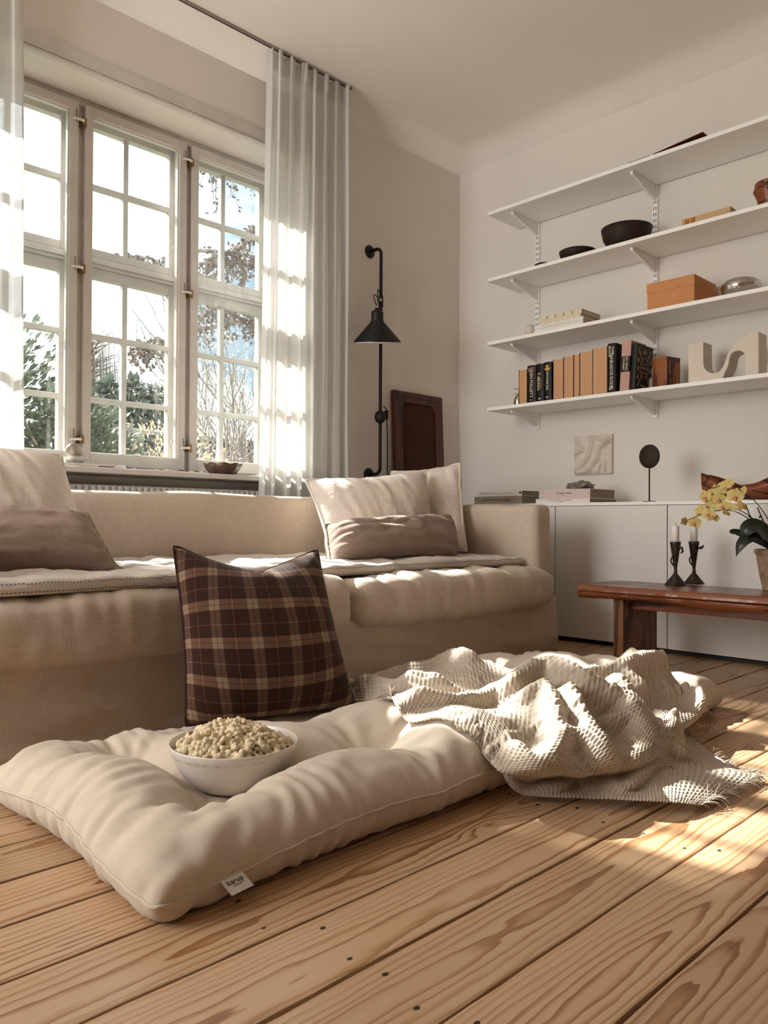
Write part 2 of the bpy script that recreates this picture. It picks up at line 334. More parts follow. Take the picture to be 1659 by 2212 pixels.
def sheer_mat(name):
    m, t, p, out = new_mat(name); L = t.links; t.nodes.remove(p)
    tc = N(t, 'ShaderNodeTexCoord'); mp = N(t, 'ShaderNodeMapping', i_Scale=(40, 260, 260)); L.new(tc.outputs['Object'], mp.inputs[0])
    n = N(t, 'ShaderNodeTexNoise', i_Scale=1.0, i_Detail=3.0); L.new(mp.outputs[0], n.inputs['Vector'])
    c = ramp(t, [(0.3, (0.78, 0.765, 0.735)), (0.7, (0.88, 0.865, 0.835))], n.outputs['Fac'])
    df = N(t, 'ShaderNodeBsdfDiffuse'); tl = N(t, 'ShaderNodeBsdfTranslucent'); tr = N(t, 'ShaderNodeBsdfTransparent')
    L.new(c.outputs[0], df.inputs[0]); L.new(c.outputs[0], tl.inputs[0])
    m1 = N(t, 'ShaderNodeMixShader', i_Fac=0.48); L.new(df.outputs[0], m1.inputs[1]); L.new(tl.outputs[0], m1.inputs[2])
    lo = ramp(t, [(0.3, 0.08), (0.7, 0.22)], n.outputs['Fac'])
    m2 = N(t, 'ShaderNodeMixShader'); L.new(lo.outputs[0], m2.inputs[0]); L.new(m1.outputs[0], m2.inputs[1]); L.new(tr.outputs[0], m2.inputs[2]); L.new(m2.outputs[0], out.inputs[0])
    return m
MAT = {}
MAT['wall'] = M_('wall_paint', (0.78, 0.725, 0.662), 0.9, 0.03, 1.2, 0.0006, 60, spec=0.2)
MAT['farwall'] = M_('bounce_wall_paint', (0.50, 0.41, 0.33), 0.9, 0.04, 1.5, spec=0.2)  # tone of the unseen walls, chosen for how much light they bounce back
MAT['ceil'] = M_('ceiling_paint', (0.86, 0.805, 0.74), 0.9, 0.03, 1.0, 0.0005, 50, spec=0.2)  # whiter than the wall colour, standing in for bounce off the sunlit floor
MAT['white'] = M_('white_paint', (0.80, 0.77, 0.73), 0.38, 0.03, 4, 0.0002, 40)
MAT['window'] = M_('window_paint', (0.64, 0.595, 0.555), 0.4, 0.07, 8, 0.0005, 60)
MAT['cabinet'] = M_('cabinet_foil', (0.74, 0.70, 0.655), 0.45, 0.02, 3)
MAT['shelf'] = M_('shelf_laminate', (0.92, 0.895, 0.86), 0.45, 0.02, 3)
MAT['black'] = M_('black_plinth', (0.015, 0.013, 0.012), 0.6, 0.2, 5)
MAT['floor'] = pine('pine_floor')
MAT['subfloor'] = M_('dark_gap', (0.03, 0.02, 0.014), 0.9)
MAT['glass'] = glass_mat('window_glass')
MAT['sheer'] = sheer_mat('sheer_curtain')
MAT['sofa'] = linen('sofa_linen', (0.555, 0.455, 0.365), 0.16, 0.0005, 1.0, (420, 420))
MAT['linen'] = linen('pale_linen', (0.70, 0.61, 0.53), 0.16, 0.0006, 1.0, (220, 220), crease=0.004)
MAT['brown'] = linen('brown_linen', (0.285, 0.205, 0.162), 0.20, 0.0006, 1.0, (220, 160), crease=0.006)
MAT['quilt'] = linen('quilt_linen', (0.62, 0.55, 0.49), 0.10, 0.0006, 1.0, (300, 300), crease=0.004)
MAT['futon'] = linen('futon_cotton', (0.61, 0.52, 0.42), 0.05, 0.0003, 1.0, (500, 500))
MAT['blanket'] = linen('waffle_wool', (0.50, 0.415, 0.33), 0.12, 0.0006, 1.0, (300, 300), trans=0.12)
MAT['darkmetal'] = M_('black_steel', (0.009, 0.007, 0.006), 0.5, 0.2, 20, spec=0.3)
MAT['shadein'] = M_('white_enamel', (0.85, 0.85, 0.82), 0.4, 0.02, 5)
MAT['steel'] = M_('bright_steel', (0.6, 0.57, 0.53), 0.16, 0.05, 20, metal=1.0)
MAT['brass'] = M_('old_brass', (0.33, 0.20, 0.09), 0.4, 0.2, 30, metal=0.8)
MAT['frame'] = wood('dark_mahogany', '571d0a', '260a03', rings=5, stretch=(6, 6, 0.8), rough=0.4, knots=False, rand=False)
MAT['canvas'] = linen('old_canvas', (0.055, 0.020, 0.008), 0.2, 0.0008, 1.0, (200, 200), coord='Object')
# ---------------------------------------------------------------- room shell
XR, YW, XL, YF, ZC = 3.87, 3.26, -1.6, -2.0, 2.95
WX0, WX1, WZ0, WZ1 = 0.90, 2.60, 0.80, 2.493
floor = empty('floor', (0, 0, 0)); tag(floor, 'wide knotty pine floorboards running along the sofa', kind='structure')
MB().box((XL-0.2, YF-0.2, -0.06), (XR+0.2, YW+0.3, -0.024)).obj('subfloor', MAT['subfloor'], floor)
rnd = random.Random(5); PW = 0.1494; y = 0.629-18*PW; nail = MB(); k = 0
while y < YW-0.01:
    y0, y1 = max(y, YF)+0.0029, min(y+PW, YW)-0.0029
    m = MB(); nx = 90; xs = [XL+(XR-XL)*i/nx for i in range(nx+1)]
    jit = lambda: rnd.uniform(-0.0011, 0.0011)
    dz = rnd.uniform(-0.0012, 0.0005)
    rows = [[(x, y0+jit(), -0.02) for x in xs], [(x, y0+jit(), dz-0.0012) for x in xs], [(x, y0+0.0035, dz) for x in xs],
            [(x, y1-0.0035, dz) for x in xs], [(x, y1+jit(), dz-0.0016) for x in xs], [(x, y1+jit(), -0.02) for x in xs]]
    rows = [[(p[0], p[1]-y0-PW/2, p[2]) for p in r] for r in rows]
    vs = sum(rows, []); n = nx+1
    m.add(vs, [(r*n+i, r*n+i+1, (r+1)*n+i+1, (r+1)*n+i) for r in range(5) for i in range(nx)], False)
    b = m.obj('floor_board', MAT['floor'], floor); b.location = (0, y0+PW/2, 0)
    for x in (-0.9+0.04*(k % 3), 0.02, 0.72+0.02*(k % 2), 1.44, 2.15, 2.85, 3.5):
        for yy in (y0+0.03, y1-0.03):
            r = 0.0038*rnd.uniform(0.6, 1.2); px, py = x+rnd.uniform(-0.03, 0.03), yy+rnd.uniform(-0.012, 0.012)
            nail.add([(px+r*1.5*math.cos(a*PI/4), py+r*math.sin(a*PI/4), dz+0.0006) for a in range(8)], [tuple(range(8))])
    y += PW; k += 1
tag(nail.obj('nail_holes', MAT['subfloor'], floor), kind='stuff')
# window wall: pieces round the opening, one mesh
m = MB()
m.box((XL-0.2, YW, -0.05), (WX0, YW+0.36, ZC+0.1)); m.box((WX1, YW, -0.05), (XR+0.2, YW+0.36, ZC+0.1))
m.box((WX0, YW, WZ1), (WX1, YW+0.36, ZC+0.1)); m.box((WX0, YW+0.16, -0.05), (WX1, YW+0.36, WZ0-0.002))
tag(m.obj('wall_back', MAT['wall']), 'plastered wall that holds the window', kind='structure')
tag(MB().box((XR, YF-0.2, -0.05), (XR+0.2, YW, ZC+0.1)).obj('wall_right', MAT['wall']), 'plain plaster wall with the shelves', kind='structure')
m = MB(); m.box((XL-0.2, YF, -0.05), (XL, LW[0], ZC)); m.box((XL-0.2, LW[1], -0.05), (XL, YW, ZC)); m.box((XL-0.2, LW[0], -0.05), (XL, LW[1], LW[2])); m.box((XL-0.2, LW[0], LW[3]), (XL, LW[1], ZC))
tag(m.obj('wall_left', MAT['farwall']), kind='structure')
m = MB(); m.box((XL-0.2, YF-0.2, -0.05), (XR, YF, ZC))
tag(m.obj('wall_front', MAT['farwall']), kind='structure')
# ceiling with the soft cove of old plaster along both visible walls
R1 = 0.12; m = MB()
m.box((XL-0.2, YF-0.2, ZC), (XR+0.2, YW+0.36, ZC+0.1))
arc = [(R1*(1-math.cos(a)), -R1*(1-math.sin(a))) for a in [i*PI/2/10 for i in range(11)]]
v = []; f = []
for s, (d, z) in enumerate(arc):
    v += [(XR-d, YF, ZC+z), (XR-d, YW-d, ZC+z), (XL, YW-d, ZC+z)]
for s in range(10):
    f += [(3*s, 3*s+1, 3*s+4, 3*s+3), (3*s+1, 3*s+2, 3*s+5, 3*s+4)]
m.add(v, f, True)
tag(m.obj('ceiling', MAT['ceil']), 'matt pale ceiling with a soft coved edge', kind='structure')
# ---------------------------------------------------------------- window
win = empty('window_1', (0, 0, 0)); tag(win, 'old white casement window with three bays and double sashes', kind='structure')
wm = MAT['window']
m = MB()   # fixed frame: jambs, posts, head
m.box((WX0, YW+0.19, WZ0), (WX0+0.045, YW+0.36, WZ1)); m.box((WX1-0.045, YW+0.19, WZ0), (WX1, YW+0.36, WZ1))
m.box((WX0, YW+0.20, WZ1-0.035), (WX1, YW+0.36, WZ1)); m.box((WX0, YW+0.20, WZ0), (WX1, YW+0.36, WZ0+0.045))
m.obj('window_frame', wm, win, 0.003)
BAYS = [(0.948, 1.461), (1.491, 2.003), (2.033, 2.548)]
for pc in (1.476, 2.018):
    m = MB().box((pc-0.028, YW+0.208, WZ0), (pc+0.028, YW+0.34, WZ1)); m.box((pc-0.008, YW+0.203, WZ0+0.02), (pc+0.004, YW+0.208, WZ1-0.02))
    m.obj('window_post', wm, win, 0.002)
def frame_boxes(m, x0, x1, z0, z1, y0, y1, l, r, b, t):
    m.box((x0, y0, z0), (x0+l, y1, z1)); m.box((x1-r, y0, z0), (x1, y1, z1)); m.box((x0+l, y0, z0), (x1-r, y1, z0+b)); m.box((x0+l, y0, z1-t), (x1-r, y1, z1))
for bi, (x0, x1) in enumerate(BAYS):
    cs = MB(); frame_boxes(cs, x0, x1, 0.848, 2.462, YW+0.178, YW+0.215, 0.038, 0.038, 0.052, 0.042)
    frame_boxes(cs, x0+0.036, x1-0.036, 0.898, 2.422, YW+0.190, YW+0.215, 0.007, 0.007, 0.007, 0.007)
    cs = cs.obj('inner_casement', wm, win, 0.002)
    MB().box((x0+0.04, YW+0.198, 0.902), (x1-0.04, YW+0.201, 2.418)).obj('pane', MAT['glass'], cs)
    c = (x0+x1)/2; a0, a1 = c-0.272, c+0.272; oy0, oy1 = YW+0.285, YW+0.325
    tr = MB().box((a0, oy0-0.02, 1.79), (a1, oy1+0.02, 1.81)); tr.box((a0, oy0-0.012, 1.775), (a1, oy1, 1.79)); tr.box((a0, oy0, 1.81), (a1, oy1, 1.825))
    tr.obj('window_transom', wm, win, 0.002)
    for (z0, z1, hs) in ((1.825, 2.46, (2.153,)), (0.86, 1.775, (1.456, 1.16))):
        m = MB(); frame_boxes(m, a0, a1, z0, z1, oy0, oy1, 0.05, 0.05, 0.055 if z0 < 1 else 0.036, 0.036 if z0 > 1 else 0.049)
        sash = m.obj('outer_sash', wm, win, 0.002)
        MB().box((c-0.018, oy0+0.004, z0+0.03), (c+0.006, oy1-0.004, z1-0.03)).obj('glazing_bar', wm, sash, 0.003)
        for h in hs: MB().box((a0+0.04, oy0+0.005, h-0.012), (a1-0.04, oy1-0.005, h+0.012)).obj('glazing_bar', wm, sash, 0.003)
        hz = [z0+0.02]+sorted(hs)+[z1-0.02]
        for i in range(len(hz)-1):
            for (u0, u1) in ((a0+0.045, c-0.006), (c-0.006, a1-0.045)):
                MB().box((u0, oy0+0.018, hz[i]), (u1, oy0+0.021, hz[i+1])).obj('pane', MAT['glass'], sash)
        hk = MB(); hx = a1-0.022; hz0 = z0+0.12   # stay hook hanging on the sash
        hk.ball((hx, oy0-0.006, hz0+0.14), 0.008, 8)
        hk.tube([(hx, oy0-0.008, hz0+0.14), (hx-0.004, oy0-0.014, hz0+0.09), (hx+0.004, oy0-0.014, hz0+0.03), (hx-0.006, oy0-0.012, hz0), (hx-0.018, oy0-0.012, hz0+0.012), (hx-0.012, oy0-0.012, hz0+0.03)], 0.0035, 6)
        hk.obj('stay_hook', MAT['white'], sash)
for pi, pxs in enumerate(([(165, 258), (165, 577), (160, 948)], [(405, 347), (405, 633), (405, 968)])):
    for (px, py) in pxs:
        q = at(px, py, 'y', YW+0.17); xx = (1.476, 2.018)[pi]
        c = MB(); c.box((xx-0.004, YW+0.160, q.z-0.016), (xx+0.012, YW+0.205, q.z+0.016)); c.tube([(xx+0.014, YW+0.168, q.z-0.02), (xx+0.014, YW+0.168, q.z+0.02)], 0.004, 8)
        h = c.obj('window_catch', MAT['brass'], win, 0.001)
        l = MB(); l.tube([(xx, YW+0.158, q.z), (xx-0.02, YW+0.152, q.z-0.001), (xx-0.05, YW+0.155, q.z-0.004)], [0.007, 0.006, 0.0035], 8); l.obj('lever', MAT['white'], h)
        p = MB(); p.tube([(xx-0.03, YW+0.166, q.z+0.045), (xx-0.03, YW+0.164, q.z), (xx-0.032, YW+0.16, q.z-0.012), (xx-0.028, YW+0.158, q.z-0.018)], 0.0022, 6); p.obj('pin', MAT['brass'], h)
m = MB(); m.box((WX0-0.05, YW-0.075, 0.797), (WX1+0.05, YW+0.2, 0.822)); m.obj('window_sill', wm, win, 0.004)
ar = MB()
for (d, z0, z1) in ((0.018, WZ1+0.004, WZ1+0.078), (0.026, WZ1, WZ1+0.012), (0.022, WZ1+0.018, WZ1+0.026)):
    e = z1-WZ1; s = z0-WZ1
    ar.box((WX0-e, YW-d, z0), (WX1+e, YW+0.001, z1)); ar.box((WX0-e, YW-d, 0.70), (WX0-s, YW+0.001, z0)); ar.box((WX1+s, YW-d, 0.70), (WX1+e, YW+0.001, z0))
tag(ar.obj('trim_1', wm, None, 0.002), 'white moulded architrave round the window', kind='structure')
bb = MB().box((XL, YW-0.016, 0), (XR-0.43, YW, 0.10)).obj('baseboard_back', MAT['white'], None, 0.003); tag(bb, kind='structure')
bb = MB().box((XR-0.016, YF, 0), (XR, 0.40, 0.10)).obj('baseboard_right', MAT['white'], None, 0.003); tag(bb, kind='structure')
# ---------------------------------------------------------------- radiator, rail, curtains
rad = empty('radiator', (1.75, YW+0.02, 0.152), 'white panel radiator under the window sill behind the sofa', 'radiator')
m = MB(); x0, x1, n = -0.78, 0.78, 52
prof = []
for i in range(n):
    xa = x0+(x1-x0)*i/n; w = (x1-x0)/n
    prof += [(xa, 0), (xa+w*0.35, 0), (xa+w*0.5, 0.012), (xa+w*0.85, 0.012)]
prof.append((x1, 0))
v = []; f = []
for (a, d) in prof: v += [(a, -0.045+d, 0.03), (a, -0.045+d, 0.595)]
for i in range(len(prof)-1): f.append((2*i, 2*i+2, 2*i+3, 2*i+1))
m.add(v, f); m.obj('front_panel', MAT['white'], rad)
MB().box((x0, -0.032, 0.0), (x1, 0.045, 0.60)).obj('water_panel', MAT['white'], rad, 0.004)
for xx in (-0.6, 0.6): MB().box((xx-0.02, -0.03, -0.152), (xx+0.02, 0.03, 0.0)).obj('foot', MAT['white'], rad)
rail = empty('curtain_rail', (1.7, 3.15, ZC), 'slim dark curtain track along the ceiling above the window', 'curtain rail')
MB().box((-1.6, -0.009, -0.012), (1.13, 0.009, 0.0)).obj('track', M_('track_bronze', (0.30, 0.24, 0.205), 0.4), rail, 0.002)
MB().box((-1.6, -0.003, -0.013), (1.13, 0.003, -0.012)).obj('track_slot', MAT['black'], rail)
def curtain(name, xa, xb, folds, amp, label, seed, flare0=0.0, flare1=0.0, gather=True):
    rr = random.Random(seed); root = empty(name, ((xa+xb)/2, 3.15, ZC-0.0145), label, 'curtain')
    nz, nx = 60, 260; ztop, zbot = ZC-0.015, 0.03
    ph = [rr.uniform(-0.5, 0.5) for _ in range(folds+3)]; am = [rr.uniform(0.55, 1.25) for _ in range(folds+3)]
    V = np.zeros((nz, nx, 3))
    for i in range(nz):
        t = i/(nz-1); z = ztop+(zbot-ztop)*t
        for j in range(nx):
            s = j/(nx-1); k = s*folds; kk = int(k); fr = k-kk; a_ = am[kk]*(1-fr)+am[kk+1]*fr; p_ = ph[kk]*(1-fr)+ph[kk+1]*fr
            big = math.sin(2*PI*k+p_*(1+1.2*t))
            y = amp*a_*big*(0.75+0.5*t)
            y += 0.010*math.sin(2*PI*(k*2.3)+p_*5+t*2)*(1-0.6*t)
            y += 0.012*math.sin(3.1*t*PI+s*9)*t*s
            x = xa+(xb-xa)*s+flare0*t*(1-s)+flare1*t*s+0.009*math.cos(2*PI*k*2+p_)
            if gather and t < 0.055:   # pleated heading
                g = (1-t/0.055); y += 0.008*math.sin(2*PI*k*3)*g
            zt = z+(0.010*math.sin(2*PI*k*1.5+p_) if i == 0 else 0)
            V[i, j] = (x-(xa+xb)/2, y, min(zt-(ZC-0.015), 0.0)-0.0005)
    me = grid_mesh('cloth', V); me.materials.append(MAT['sheer']); link('cloth', me, root)
    h = MB()
    for j in (0, nx-1):
        h.tube([Vector(V[i, j]) for i in range(0, nz, 2)], 0.0035, 6)
    h.obj('side_hem', MAT['sheer'], root)
    tb = V[0:3].copy(); tb[..., 1] -= 0.003
    me = grid_mesh('heading_tape', tb); me.materials.append(MAT['sheer']); link('heading_tape', me, root)
    return root
curtain('sheer_curtain', 2.285, 2.805, 7, 0.030, 'sheer white curtain hanging at the right side of the window beside the wall lamp', 3, flare0=-0.045, flare1=0.012)
curtain('sheer_curtain', 0.42, 1.10, 8, 0.028, 'sheer white curtain at the left edge of the photo', 11, flare1=0.035)
# ---------------------------------------------------------------- cloth solver (position based, on grids)
def _con(X, a, b, L, k):
    A = X[a]; B = X[b]; d = B-A; l = np.sqrt((d*d).sum(-1, keepdims=True))+1e-12
    c = d*(0.5*k*(l-L)/l); X[a] = A+c; X[b] = B-c
def _pairs(n, step):
    out = []
    for p in range(step+0):
        i = np.arange(n-step); i = i[(i//step) % 2 == p] if step > 1 and p < 2 else i[i % 2 == p]
        out.append(i)
    return out
def make_cons(n, m, hu, hv, stretch=1.0, shear=0.35, bend=0.12):
    C = []
    hd = math.hypot(hu, hv)
    for p in (0, 1):
        i = np.arange(p, n-1, 2); C.append((np.s_[:, p:n-1:2, :], np.s_[:, p+1:n:2, :], hu, stretch))
        C.append((np.s_[:, :, p:m-1:2], np.s_[:, :, p+1:m:2], hv, stretch))
        C.append((np.s_[:, p:n-1:2, :-1], np.s_[:, p+1:n:2, 1:], hd, shear)); C.append((np.s_[:, p:n-1:2, 1:], np.s_[:, p+1:n:2, :-1], hd, shear))
    for q in range(4):
        i = np.arange(q, n-2, 4); C.append((np.s_[:, q:n-2:4, :], np.s_[:, q+2:n:4, :], 2*hu, bend)); C.append((np.s_[:, :, q:m-2:4], np.s_[:, :, q+2:m:4], 2*hv, bend))
    return C
def normals(X):
    du = np.gradient(X, axis=1); dv = np.gradient(X, axis=2); return np.cross(du, dv)
def solve(X, cons, steps, iters, pressure=0.0, grav=0.0, damp=0.95, stitch=False, hook=None):
    P = X.copy()
    for s in range(steps):
        V = (X-P)*damp; P = X.copy(); X = X+V
        if pressure:
            Nn = normals(X); Nn[1] *= -1; X += pressure*Nn*min(1, (s+1)/40)
        X[..., 2] -= grav
        for it in range(iters):
            for (a, b, L, k) in cons:
                # same-length slices: trim
                A = X[a]; B = X[b]; r = min(A.shape[1], B.shape[1]); c = min(A.shape[2], B.shape[2])
                A = A[:, :r, :c]; B = B[:, :r, :c]
                d = B-A; l = np.sqrt((d*d).sum(-1, keepdims=True))+1e-12; d *= (0.5*k*(l-L)/l); A += d; B -= d
            if stitch:
                for sl in (np.s_[:, 0, :], np.s_[:, -1, :], np.s_[:, :, 0], np.s_[:, :, -1]):
                    X[sl] = X[sl].mean(0, keepdims=True)
            if hook: hook(X, s, P)
    return X
def pillow_shape(w, h, cell, pressure, steps=170, seed=0, pin=None, wr=0.004):
    n, m = int(w/cell)+1, int(h/cell)+1; U, V = np.meshgrid(np.linspace(-w/2, w/2, n), np.linspace(-h/2, h/2, m), indexing='ij')
    X = np.zeros((2, n, m, 3)); X[..., 0] = U; X[..., 1] = V
    e = (1-(2*U/w)**2)*(1-(2*V/h)**2); b = 0.02*e
    P3 = np.stack([U, V, 0*U+seed], -1); nz = wr*fbm(P3, 14, 3, seed)
    X[0, ..., 2] = b+nz*(e > 0); X[1, ..., 2] = -b+nz*0.5
    hook = None
    if pin:
        def hook(X, s, P): pin(X, U, V, s)
    return solve(X, make_cons(n, m, w/(n-1), h/(m-1), 1.0, 0.25, 0.06), steps, 4, pressure, 0, 0.93, True, hook)
def merge_sheets(name, X, parent, mat, sub=1, uv_rep=1.0):
    "two sheets sewn round the border -> one closed mesh"
    _, n, m, _ = X.shape; idx = np.zeros((2, n, m), int); idx[0] = np.arange(n*m).reshape(n, m); idx[1] = idx[0]
    inner = np.arange((n-2)*(m-2)).reshape(n-2, m-2)+n*m; idx[1, 1:-1, 1:-1] = inner
    v = np.vstack([X[0].reshape(-1, 3), X[1, 1:-1, 1:-1].reshape(-1, 3)])
    q = []
    for s in (0, 1):
        i = idx[s]; k = np.stack([i[:-1, :-1], i[1:, :-1], i[1:, 1:], i[:-1, 1:]], -1).reshape(-1, 4); q.append(k if s == 0 else k[:, ::-1])
    g = np.stack(np.meshgrid(np.linspace(0, 1, n), np.linspace(0, 1, m), indexing='ij'), -1)
    uv = np.vstack([g.reshape(-1, 2), g[1:-1, 1:-1].reshape(-1, 2)])
    me = raw_mesh(name, v, np.vstack(q), uv); me.materials.append(mat); return link(name, me, parent, 0, sub)
def border(X):
    a = X[0]; return np.vstack([a[:, 0], a[-1, 1:], a[-2::-1, -1], a[0, -2:0:-1]])
def to_corners(X, BL, BR, TR, TL, thick=1.0, bow=0.0, square=0.0, sqv=None):
    "bend the cushion so that its four corners land on four points of the room"
    BL, BR, TR, TL = [np.array(c, float) for c in (BL, BR, TR, TL)]
    a = X[0]; u0 = (a[0, 0, 0]+a[0, -1, 0])/2; u1 = (a[-1, 0, 0]+a[-1, -1, 0])/2; v0 = (a[0, 0, 1]+a[-1, 0, 1])/2; v1 = (a[0, -1, 1]+a[-1, -1, 1])/2
    s = (X[..., 0]-u0)/(u1-u0); t = (X[..., 1]-v0)/(v1-v0)
    if square:   # undo most of the inward bow of the seams
        t0, t1 = t[:, :, :1], t[:, :, -1:]; t = (t-t0)/(1-t0) if sqv == 'bottom' else t*(1-square)+square*((t-t0)/(t1-t0))
        s0, s1 = s[:, :1], s[:, -1:]; s = s*(1-square)+square*((s-s0)/(s1-s0))
    s = s[..., None]; t = t[..., None]
    nrm = np.cross(BR-BL+TR-TL, TL-BL+TR-BR); nrm /= np.linalg.norm(nrm)
    return BL*(1-s)*(1-t)+BR*s*(1-t)+TR*s*t+TL*(1-s)*t+nrm*(X[..., 2:3]*thick+bow*(4*t*(1-t)-0.5))
def cushion(name, label, cat, shape, corners, mat, thick=1.0, pipe=0.0, pmat=None, group=None, pname='seam_edge', minz=None, square=0.7, crease=0.006, cdir=(3.0, 14.0), cseed=1, sqv=None):
    shp = shape.copy()
    if crease:   # long soft creases in the loose cover
        U, V = shp[0, ..., 0], shp[0, ..., 1]; e = np.clip(np.minimum(U-U.min(), U.max()-U)/0.05, 0, 1)*np.clip(np.minimum(V-V.min(), V.max()-V)/0.04, 0, 1)
        q = np.stack([U*cdir[0]+V*2.5, V*cdir[1]+U*1.5, 0*U+cseed], -1); rdg = 1-np.abs(fbm(q, 1.0, 3, cseed))*2.2
        shp[0, ..., 2] += crease*e*rdg; shp[1, ..., 2] -= crease*e*rdg
    Y = to_corners(shp, *corners, thick=thick, square=square, sqv=sqv)
    if minz is not None: Y[..., 2] = np.where(Y[..., 2] < minz+0.03, minz+0.03*np.exp((Y[..., 2]-minz-0.03)/0.03), Y[..., 2])
    c0 = Y.reshape(-1, 3).mean(0); c0[2] = Y[..., 2].min(); root = empty(name, c0, label, cat, group)
    merge_sheets('cover', Y-c0, root, mat)
    if pipe:
        b = border(Y)-c0; MB().tube([b[i] for i in range(0, len(b))], pipe, 6, closed=True).obj(pname, pmat or mat, root)
    return root
# ---------------------------------------------------------------- sofa
sofa = empty('sofa', (1.7, 2.5, 0), 'long natural linen slipcovered sofa in front of the window', 'sofa')
SO = np.array([1.7, 2.5, 0])
def sbox(name, a, b, r, cell, fn=None): return soft_box(name, np.array(a)-SO, np.array(b)-SO, r, cell, MAT['sofa'], sofa, fn)
def f_base(P, Nn):
    Q = P+SO; w = 0.014*fbm(Q*np.array([1.6, 1, 9]), 1.3, 3, 3)+0.007*(1-2.2*np.abs(fbm(Q*np.array([2.2, 1, 11])+Q[:, :1]*np.array([0, 0, 1.5]), 1.6, 2, 5)))
    front = (Nn[:, 1] < -0.5); P = P.copy(); P[:, 1] += np.where(front, w*np.clip(1.2-Q[:, 2]/0.3, 0.2, 1.2)-0.02*np.clip(0.12-Q[:, 2], 0, 1), 0)
    return P
sbox('base', (0.42, 1.985, 0.002), (3.058, 2.96, 0.27), 0.018, 0.02, f_base)
def f_back(P, Nn):
    Q = P+SO; return P+Nn*(0.006*fbm(Q, 3.0, 3, 9)[:, None])+np.array([0, 0, 1])*(0.012*np.sin((Q[:, 0]-0.6)*1.3)*(Nn[:, 2] > 0.3))[:, None]
sbox('backrest', (0.44, 2.84, 0.20), (3.06, 3.055, 0.705), 0.05, 0.03, f_back)
def f_arm(P, Nn):
    Q = P+SO; return P+Nn*(0.004*fbm(Q, 5.0, 3, 19)[:, None])
sbox('armrest', (2.945, 2.03, 0.003), (3.078, 3.05, 0.682), 0.035, 0.025, f_arm)
sbox('armrest', (0.43, 2.03, 0.003), (0.565, 3.05, 0.682), 0.035, 0.03, f_arm)
def f_cush(x0, x1, seed):
    def f(P, Nn):
        Q = P+SO; P = P.copy(); cx = (x0+x1)/2
        back = np.clip((Q[:, 1]-2.02)/0.05, 0, 1); lim = 2.935
        P[:, 0] = np.where(Q[:, 0] > lim, (lim-SO[0])*back+P[:, 0]*(1-back), P[:, 0])
        u = np.clip((Q[:, 0]-x0)/(x1-x0), 0, 1); e = 4*u*(1-u); v = np.clip((Q[:, 1]-1.93)/0.9, 0, 1)
        P[:, 2] += 0.018*e**0.5*(Nn[:, 2] > 0.2)-0.008*(Nn[:, 2] < -0.2)*e
        P[:, 1] -= 0.022*e**0.4*np.clip(-Nn[:, 1], 0, 1)
        edge = np.exp(-np.minimum(u, 1-u)/0.05)
        w = 0.008*fbm(Q*np.array([3, 1, 1]), 4, 3, seed)+0.003*(1-2.2*np.abs(fbm(Q*np.array([5, 1, 1.2])+Q[:, 2:3]*np.array([2, 0, 0]), 3, 2, seed+20)))+0.014*edge*fbm(Q*np.array([1.5, 1, 5]), 6, 2, seed+4)+0.0035*fbm(Q*np.array([9, 2, 1.5]), 5, 2, seed+9)
        return P+Nn*w[:, None]
    return f
sbox('seat_cushion', (1.790, 1.945, 0.232), (2.992, 2.86, 0.392), 0.055, 0.014, f_cush(1.79, 2.992, 31))
sbox('seat_cushion', (0.570, 1.945, 0.236), (1.778, 2.86, 0.402), 0.055, 0.014, f_cush(0.57, 1.778, 47))
# quilted seat pads
def pad(x0, x1, y0, y1, z, label, seed, skew=0.0):
    root = empty('seat_pad', ((x0+x1)/2, (y0+y1)/2, z), label, 'seat pad', 'quilted seat pads on the sofa'); o = np.array([(x0+x1)/2, (y0+y1)/2, z])
    def f(P, Nn):
        u = P[:, 0]+o[0]; v = P[:, 1]+o[1]; Q = np.stack([u, v, 0*u], -1); P = P.copy()
        e = np.clip(np.minimum(np.minimum(u-x0, x1-u), np.minimum(v-y0, y1-v))/0.05, 0, 1)
        P[:, 2] += (Nn[:, 2] > 0.0)*(0.010*e*(0.6+0.6*fbm(Q, 9, 3, seed)))+0.008*np.maximum(0, fbm(Q, 4, 2, seed+2))
        P[:, 1] += skew*(u-x0)+0.012*fbm(Q*np.array([1, 0, 1]), 4, 2, seed+5)
        P[:, 2] += 0.006*fbm(Q, 16, 2, seed+8)*(Nn[:, 2] > 0)
        return P
    q = soft_box('quilt', np.array([x0, y0, z])-o, np.array([x1, y1, z+0.036])-o, 0.016, 0.014, MAT['quilt'], root, f)
    # dark running stitches along the front edge, above and below
    st = MB(); co_ = np.array([v.co[:] for v in q.data.vertices])
    for zz, off in ((0.029, 0.006), (0.007, 0.003)):
        x = x0+0.02-o[0]
        while x < x1-0.02-o[0]:
            d = np.abs(co_[:, 0]-x)+3*np.abs(co_[:, 2]-zz)+1.5*np.abs(co_[:, 1]-(co_[:, 1].min()))*0.4
            i = int(d.argmin()); p = co_[i]; st.tube([(x, p[1]-0.0015, p[2]+0.001), (x+0.0045, p[1]-0.0015, p[2]+0.001)], 0.0012, 4); x += 0.0095
    tag(st.obj('stitches', MAT['black'], root), kind='stuff'); return root
pad(1.66, 2.92, 2.055, 2.82, 0.408, 'white quilted linen pad with dark edge stitching under the right hand pillows', 3, 0.02)
pad(0.60, 1.52, 1.965, 2.82, 0.416, 'white quilted linen pad with dark edge stitching under the left hand pillows', 8)
